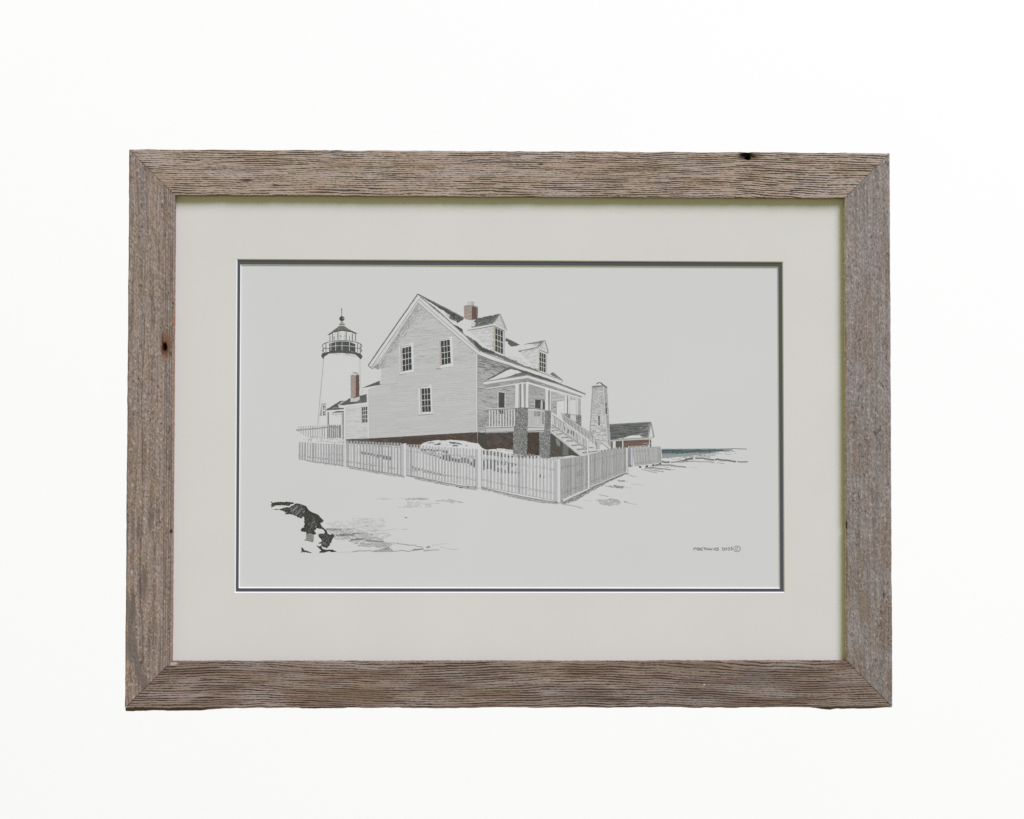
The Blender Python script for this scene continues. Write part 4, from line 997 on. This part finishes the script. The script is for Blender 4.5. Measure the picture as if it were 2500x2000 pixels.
b.line(P('G', '470,325 500,312 665,304 735,340'), 1.5, 74, 0.15).line(P('G', '550,272 570,255 605,247 640,262'), 1.5, 78, 0.12).line(P('G', '625,255 670,295 732,336'), 2.2, 84, 0.15)
b.hatch(P('G', '500,320 665,312 665,340 500,350'), 0, 1.2, 0.9, 140, 12, (3, 10), (0, 3), 0.7)
b.poly(P('G', '570,822 614,822 612,1000 572,1000'), 199); b.poly(P('G', '576,828 608,828 606,996 578,996'), (74, 76, 68), 0.15); b.line(P('G', '592,830 592,994'), 0.7, 150, 0.1)
b.poly(P('G', '690,590 735,595 742,810 700,810'), 194); b.poly(P('G', '700,595 730,600 735,800 709,802'), (76, 78, 68), 0.15); b.line(P('G', '700,690 738,650'), 0.9, 190, 0.1)
b.done('small tapering bell tower')

# ---- snow bank with shrubs behind the fence
m = Ink('drawn_snow_bank')
m.poly(P('E', '600,1350 680,1305 750,1282 900,1258 1040,1262 1150,1250 1260,1258 1400,1272 1500,1300 1620,1322 1680,1365 1700,1392 1760,1420 1900,1440') + [(1215, 1106), (1215, 1150), (1020, 1120)], 202, 0.4)
for pts, c in (('720,1300 880,1290 860,1305 740,1315', 130), ('850,1312 900,1320 970,1295 975,1335 920,1345 860,1330', 96), ('1115,1280 1160,1285 1290,1300 1355,1325 1340,1340 1270,1325 1180,1320 1125,1300', 98), ('1170,1355 1240,1335 1290,1345 1260,1370 1190,1368', 112), ('1420,1340 1450,1355 1440,1368 1418,1355', 110)):
    m.poly(P('E', pts), (c, c + 2, c), 0.6)
m.specks(P('E', '750,1285 1400,1280 1500,1340 1100,1380 700,1340'), 40, 1.2, [120, 140, 100, 160], 2, 10)
m.done('snow covered bank with twigs showing')
m = Ink('drawn_snow_bank')
m.poly(P('F', '300,1560 420,1545 520,1552 640,1585 670,1620 670,1700 330,1660 120,1560 160,1570'), 201, 0.4)
m.specks(P('F', '330,1550 660,1570 660,1600 380,1580'), 22, 1.3, [70, 90, 110], 2, 30)
m.done('smaller snow bank against the porch lattice')
m = Ink('drawn_snow_bank')
m.poly(P('F', '1330,1700 1530,1690 1700,1668 1850,1690 1850,1720 1330,1730'), 196, 0.3); m.specks(P('F', '1330,1690 1560,1690 1700,1690 1500,1720 1330,1725'), 40, 1.2, [110, 130, 150, 90], 2)
m.done('strip of snow under the steps')

# ---- picket fence
f = Ink('drawn_fence')
# far fence at the left
f.line(P('D', '165,1075 200,1080 400,1062 560,1048 705,1030'), 1.7, 116, 0.15); f.line(P('D', '740,1022 950,1034'), 1.6, 92, 0.3)
for i in range(12):
    x = 213 + i * 41; y0 = 1018 - i * 2.2; y1 = 1115 + min(95, i * 24)
    f.line(P('D', f'{x},{y0} {x},{y1}'), 1.1, 140 + random.randint(-14, 14), 0.12)
for x in (722, 752, 785, 818, 850, 885, 922, 945): f.line(P('D', f'{x},990 {x},1220'), 1.6, (104, 104, 104) if x % 2 else (92, 92, 94), 0.12)
tw = P('D', '270,1255 360,1215 450,1185 700,1215 950,1240 1000,1245 1000,1320 640,1290 400,1285')
f.specks(tw, 120, 1.4, [112, 130, 96, 150], 1.3, 70)
# near fence: bays given by top-left, top-right, bottom-right, bottom-left
def bay(q, n, wid, dark, light_w, base=None, var=10):
    if base: f.poly(q, base)
    for i in range(n):
        s_ = (i + 0.5) / n
        a_, b_ = quad_lerp(q, s_, random.uniform(-0.01, 0.015)), quad_lerp(q, s_, 1 + random.uniform(-0.01, 0.012))
        c = dark + random.gauss(0, var)
        f.line([a_, b_], wid * random.uniform(0.85, 1.15), (c, c, c + 1), 0.15)
        if light_w: f.line([(a_[0] - wid * .5, a_[1]), (b_[0] - wid * .5, b_[1])], 0.5, c - 14, 0.15)
bay1 = P('M', '208,285 1000,325 1000,690 205,585'); bay2 = P('M', '1050,262 2030,300 2030,862 1050,700')
bay3 = P('N', '378,325 1620,405 1620,1062 378,858'); bay4 = P('H', '555,560 1850,735 1850,1455 555,1205')
tops = [bay2, bay3, bay4]
bay(bay1, 17, 2.3, 154, True)
bay(bay2, 18, 2.5, 155, True)
f.poly([quad_lerp(bay3, 0, 0.06), quad_lerp(bay3, 1, 0.0), quad_lerp(bay3, 1, 1), quad_lerp(bay3, 0, 1)], 201); bay(bay3, 23, 4.0, 165, True, None, 6)
f.poly([quad_lerp(bay4, 0, 0.12), quad_lerp(bay4, 1, 0.03), quad_lerp(bay4, 1, 1), quad_lerp(bay4, 0, 1)], 201); bay(bay4, 21, 4.6, 169, True, None, 5)
for q, ta, tb in ((bay1, 0.75, 0.84), (bay2, 0.12, 0.16), (bay2, 0.80, 0.85), (bay3, 0.19, 0.25), (bay3, 0.80, 0.86), (bay4, 0.22, 0.28), (bay4, 0.80, 0.86)):
    f.hatch([quad_lerp(q, 0, ta), quad_lerp(q, 1, ta), quad_lerp(q, 1, tb), quad_lerp(q, 0, tb)], 10, 1.5, 1.0, 150, 10, (2, 6), (0.5, 3), 0.75, 0.3)
# dark gaps: shrubs and foundation seen between the pickets
def gaps(q, n, rows, c):
    for i, (t0, t1) in rows.items():
        s_ = i / n
        a_, b_ = quad_lerp(q, s_, t0), quad_lerp(q, s_, t1)
        g_ = random.gauss(4, 9)
        f.line([a_, b_], 2.6, tuple(x + g_ for x in c), 0.3)
gaps(bay2, 18, {i: (0.0, 0.09) for i in range(0, 18)}, (76, 74, 66))
gaps(bay2, 18, {i: (0.33 + 0.01 * i, 0.36 + 0.012 * i + random.random() * .07) for i in range(5, 15)}, (92, 92, 90))
gaps(bay3, 23, {i: (-0.02, 0.08) for i in range(1, 5)}, (92, 66, 54))
gaps(bay3, 23, {i: (0.10, 0.13 + 0.06 * random.random()) for i in range(4, 14)}, (92, 92, 92))
gaps(bay3, 23, {i: (0.22 + 0.012 * (i - 6), 0.25 + 0.018 * (i - 6)) for i in range(6, 11)}, (104, 104, 104))
gaps(bay3, 23, {11: (0.30, 0.36), 12: (0.24, 0.38), 13: (0.22, 0.40), 14: (0.22, 0.41), 15: (0.30, 0.40), 16: (0.31, 0.41), 17: (0.31, 0.42), 18: (0.27, 0.42), 19: (0.26, 0.41), 20: (0.28, 0.42), 21: (0.36, 0.46), 22: (0.28, 0.5)}, (84, 86, 86))
gaps(bay3, 23, {i: (0.70 + 0.012 * (i - 2), 0.76 + 0.008 * (i - 2) + 0.03 * random.random()) for i in range(2, 13)}, (122, 122, 120))
gaps(bay4, 21, {0.5: (0.28, 0.55), 1.5: (0.24, 0.5), 2.5: (0.24, 0.5), 3.5: (0.22, 0.53), 4.5: (0.24, 0.36), 5.5: (0.23, 0.33), 6.5: (0.24, 0.33), 7.5: (0.25, 0.42), 8.5: (0.24, 0.34), 9.5: (0.24, 0.3)}, (84, 87, 90))
gaps(bay4, 21, {4.5: (0.42, 0.54), 5.5: (0.42, 0.55), 6.5: (0.45, 0.54), 7.5: (0.42, 0.53), 8.5: (0.44, 0.52), 9.5: (0.45, 0.5), 10.5: (0.46, 0.49), 16.5: (0.42, 0.5), 17.5: (0.45, 0.5)}, (98, 100, 102))
gaps(bay4, 21, {0.5: (0.02, 0.13), 1.5: (0.0, 0.13), 2.5: (0.0, 0.12), 3.5: (0.01, 0.12), 4.5: (0.0, 0.13), 5.5: (0.02, 0.13), 6.5: (0.04, 0.12), 7.5: (0.06, 0.12), 8.5: (0.05, 0.1), 10.5: (0.02, 0.1), 11.5: (0.02, 0.08), 12.5: (-0.04, 0.06), 13.5: (-0.05, 0.05), 14.5: (-0.05, 0.05), 15.5: (-0.02, 0.02)}, (80, 74, 68))
# twigs behind the pickets
f.specks([quad_lerp(bay1, 0.4, 0.5), quad_lerp(bay1, 1, 0.45), quad_lerp(bay1, 1, 0.66), quad_lerp(bay1, 0.4, 0.62)], 34, 1.3, [110, 130, 150], 1.4, 60)
f.specks([quad_lerp(bay2, 0.05, 0.35), quad_lerp(bay2, 1, 0.28), quad_lerp(bay2, 1, 0.5), quad_lerp(bay2, 0.05, 0.5)], 60, 1.2, [140, 156, 120], 1.6, 60)
f.specks([quad_lerp(bay3, 0.2, 0.12), quad_lerp(bay3, 0.6, 0.1), quad_lerp(bay3, 0.98, 0.3), quad_lerp(bay3, 0.98, 0.44), quad_lerp(bay3, 0.45, 0.34)], 70, 1.3, [96, 120, 140, 80], 1.5, 70)
f.specks([quad_lerp(bay3, 0.08, 0.68), quad_lerp(bay3, 0.55, 0.72), quad_lerp(bay3, 0.55, 0.84), quad_lerp(bay3, 0.08, 0.8)], 46, 1.2, [104, 128, 146], 1.6, 70)
f.specks([quad_lerp(bay4, 0.02, 0.1), quad_lerp(bay4, 0.45, 0.22), quad_lerp(bay4, 0.5, 0.5), quad_lerp(bay4, 0.02, 0.5)], 70, 1.3, [88, 110, 134], 1.6, 70)
# right hand side of the fence, in shade
sd1 = P('I', '215,590 680,520 680,1090 215,1290'); sd2 = P('I', '715,505 1355,382 1350,795 720,1055'); sd3 = P('I', '1465,382 1962,372 1975,640 1510,705')
for q, n, c in ((sd1, 30, 134), (sd2, 40, 140), (sd3, 34, 150)):
    f.poly(q, 184, 0.3)
    for i in range(n):
        s_ = (i + random.uniform(0.3, 0.7)) / n
        g_ = c + random.gauss(0, 12)
        f.line([quad_lerp(q, s_, random.uniform(-0.02, 0.02)), quad_lerp(q, s_, 1 + random.uniform(-0.03, 0.02))], random.uniform(0.8, 1.5), (g_, g_, g_ - 2), 0.15)
    for ta in (0.17, 0.83):
        f.hatch([quad_lerp(q, 0, ta), quad_lerp(q, 1, ta), quad_lerp(q, 1, ta + 0.06), quad_lerp(q, 0, ta + 0.06)], -10, 1.4, 0.9, 132, 12, (1, 4), (0.5, 3), 0.7, 0.3)
    f.line([quad_lerp(q, 0, 0), quad_lerp(q, 1, 0)], 0.8, 130, 0.4)
f.hatch(P('I', '480,820 620,760 600,860 500,900'), -30, 1.5, 0.9, 126, 10, (2, 7), (0, 3), 0.7)
f.poly(P('I', '235,1290 680,1095 690,1120 250,1330'), 196); f.poly(P('I', '725,1060 1350,800 1352,815 725,1085'), 192)
for i in range(16):      # picket points against the shed
    x = 1400 + i * 23; f.line(P('I', f'{x},{352 - i * 0.5} {x},392'), 1.4, 200, 0.1)
for i in range(8):
    x = 905 + i * 55; f.line(P('I', f'{x},{425 - i * 9} {x},{465 - i * 9}'), 1.6, 198, 0.1); f.line(P('I', f'{x + 22},{425 - i * 9} {x + 22},{455 - i * 9}'), 1.6, (96, 96, 92), 0.1)
f.poly(P('I', '1385,390 1446,385 1446,705 1400,705'), (158, 162, 172), 0.2)
for x in (1392, 1408, 1424): f.line(P('I', f'{x},395 {x + 6},695'), 1.3, (112, 114, 118), 0.15)
f.poly(P('I', '1415,680 1446,690 1446,708 1410,705'), 90, 0.2)
# posts
for sheet, pts in (('M', '1008,245 1042,240 1045,718 1010,722'), ('N', '325,310 372,305 378,878 330,884'), ('N', '1628,412 1690,410 1690,1088 1632,1098'), ('I', '150,592 205,590 205,1352 150,1342'),
                   ('I', '680,500 714,498 718,1112 682,1112'), ('I', '1355,382 1386,380 1386,835 1356,825'), ('I', '1446,385 1468,382 1470,705 1448,705')):
    f.poly(P(sheet, pts), 205)
    q = P(sheet, pts); f.line([q[1], q[2]], 0.9, 138, 0.15); f.line([q[0], q[3]], 0.7, 168, 0.15)
for sheet, pts in (('N', '300,315 325,312 330,880 300,870'), ('N', '1600,415 1628,412 1632,1095 1600,1075'), ('I', '110,620 150,610 150,1335 110,1325')):
    f.poly(P(sheet, pts), (172, 174, 176), 0.15)
f.done('white picket fence running round the yard')

# ---- signature
g = Ink('signature', True)
def S(s):
    return [(1660 + float(a) / 10.78, 1310 + float(c) / 10.78) for a, c in (q.split(',') for q in s.split())]
SG = 62
strokes = ['362,362 364,300 425,298 422,326 366,330', '398,362 402,364',                                                    # P.
           '448,360 452,300 500,298 520,312 502,328 456,330', '470,330 528,334 520,354 490,362 448,360',                      # B
           '606,298 545,302 538,330 600,330', '538,330 545,360 608,360',                                                     # E
           '612,300 690,296', '652,298 650,362',                                                                             # T
           '692,298 688,362', '742,296 738,362', '690,330 740,330',                                                          # H
           '752,362 790,298 818,362', '764,342 812,342',                                                                     # A
           '830,362 838,298 898,362 916,294',                                                                                # N
           '932,298 930,362',                                                                                                # I
           '1022,298 968,300 956,316 1000,328 1024,344 1010,362 948,364',                                                    # S
           '1098,312 1112,298 1142,300 1144,318 1098,362 1156,362',                                                          # 2
           '1204,298 1172,312 1166,342 1188,362 1222,352 1236,324 1226,302 1204,298',                                        # 0
           '1254,310 1274,296 1308,300 1310,318 1256,360 1316,358',                                                          # 2
           '1384,280 1344,290 1340,318 1374,318 1390,336 1372,356 1334,352',                                                 # 5
           '1534,300 1510,290 1480,298 1462,326 1474,350 1504,358 1538,344']                                                 # C
for st in strokes: g.line(S(st), 1.35, SG, 0.03, 0, False)
g.line([(1660 + (1504 + 88 * math.cos(a * math.pi / 14)) / 10.78, 1310 + (325 + 76 * math.sin(a * math.pi / 14)) / 10.78) for a in range(29)], 1.1, 84, 0.03, 0, False)
g.done('signature P.BETHANIS 2025 and a circled C')

# ------------------------------------------------------------------ backdrop
bm, nt, bs = new_mat('white_backdrop_paper')
bs.inputs['Base Color'].default_value = (0.95, 0.952, 0.952, 1)
bs.inputs['Roughness'].default_value = 1.0; bs.inputs['Specular IOR Level'].default_value = 0.0
tc = node(nt, 'ShaderNodeTexCoord'); n1 = node(nt, 'ShaderNodeTexNoise', Scale=3.0, Detail=2.0)
nt.links.new(tc.outputs['Object'], n1.inputs['Vector'])
mr = node(nt, 'ShaderNodeMapRange'); mr.inputs['To Min'].default_value = 0.917; mr.inputs['To Max'].default_value = 0.925
nt.links.new(n1.outputs['Fac'], mr.inputs['Value']); nt.links.new(mr.outputs['Result'], bs.inputs['Base Color'])
YB = 3.5
wallo = mesh_obj('backdrop', [(-9, YB, -8), (9, YB, -8), (9, YB, 8), (-9, YB, 8)], [[0, 1, 2, 3]], bm)
wallo['kind'] = 'structure'

# ------------------------------------------------------------------ light
AMB = np.array((0.40, 0.405, 0.235))
KEY = 1.09 - AMB
w = bpy.data.worlds.new('World'); scene.world = w; w.use_nodes = True
bg = w.node_tree.nodes['Background']
bg.inputs['Color'].default_value = (*(AMB / AMB.max()), 1)
bg.inputs['Strength'].default_value = float(AMB.max())
la = bpy.data.lights.new('soft_key', 'AREA')
la.shape = 'DISK'; la.size = 40.0
kd = Vector((0.74, -1.0, 1.30)).normalized()
DL = 80.0
la.color = tuple(KEY / KEY.max())
la.energy = float(KEY.max() * math.pi / -kd.y * math.pi * DL * DL)
lo = bpy.data.objects.new('soft_key', la); col.objects.link(lo)
lo.location = kd * DL
lo.rotation_euler = (-kd).to_track_quat('-Z', 'Y').to_euler()

# ------------------------------------------------------------------ render settings
scene.view_settings.view_transform = 'Standard'
scene.view_settings.look = 'None'
scene.view_settings.exposure = 0.0
scene.view_settings.gamma = 1.0
scene.render.engine = 'CYCLES'
scene.cycles.max_bounces = 6
scene.cycles.use_denoising = False
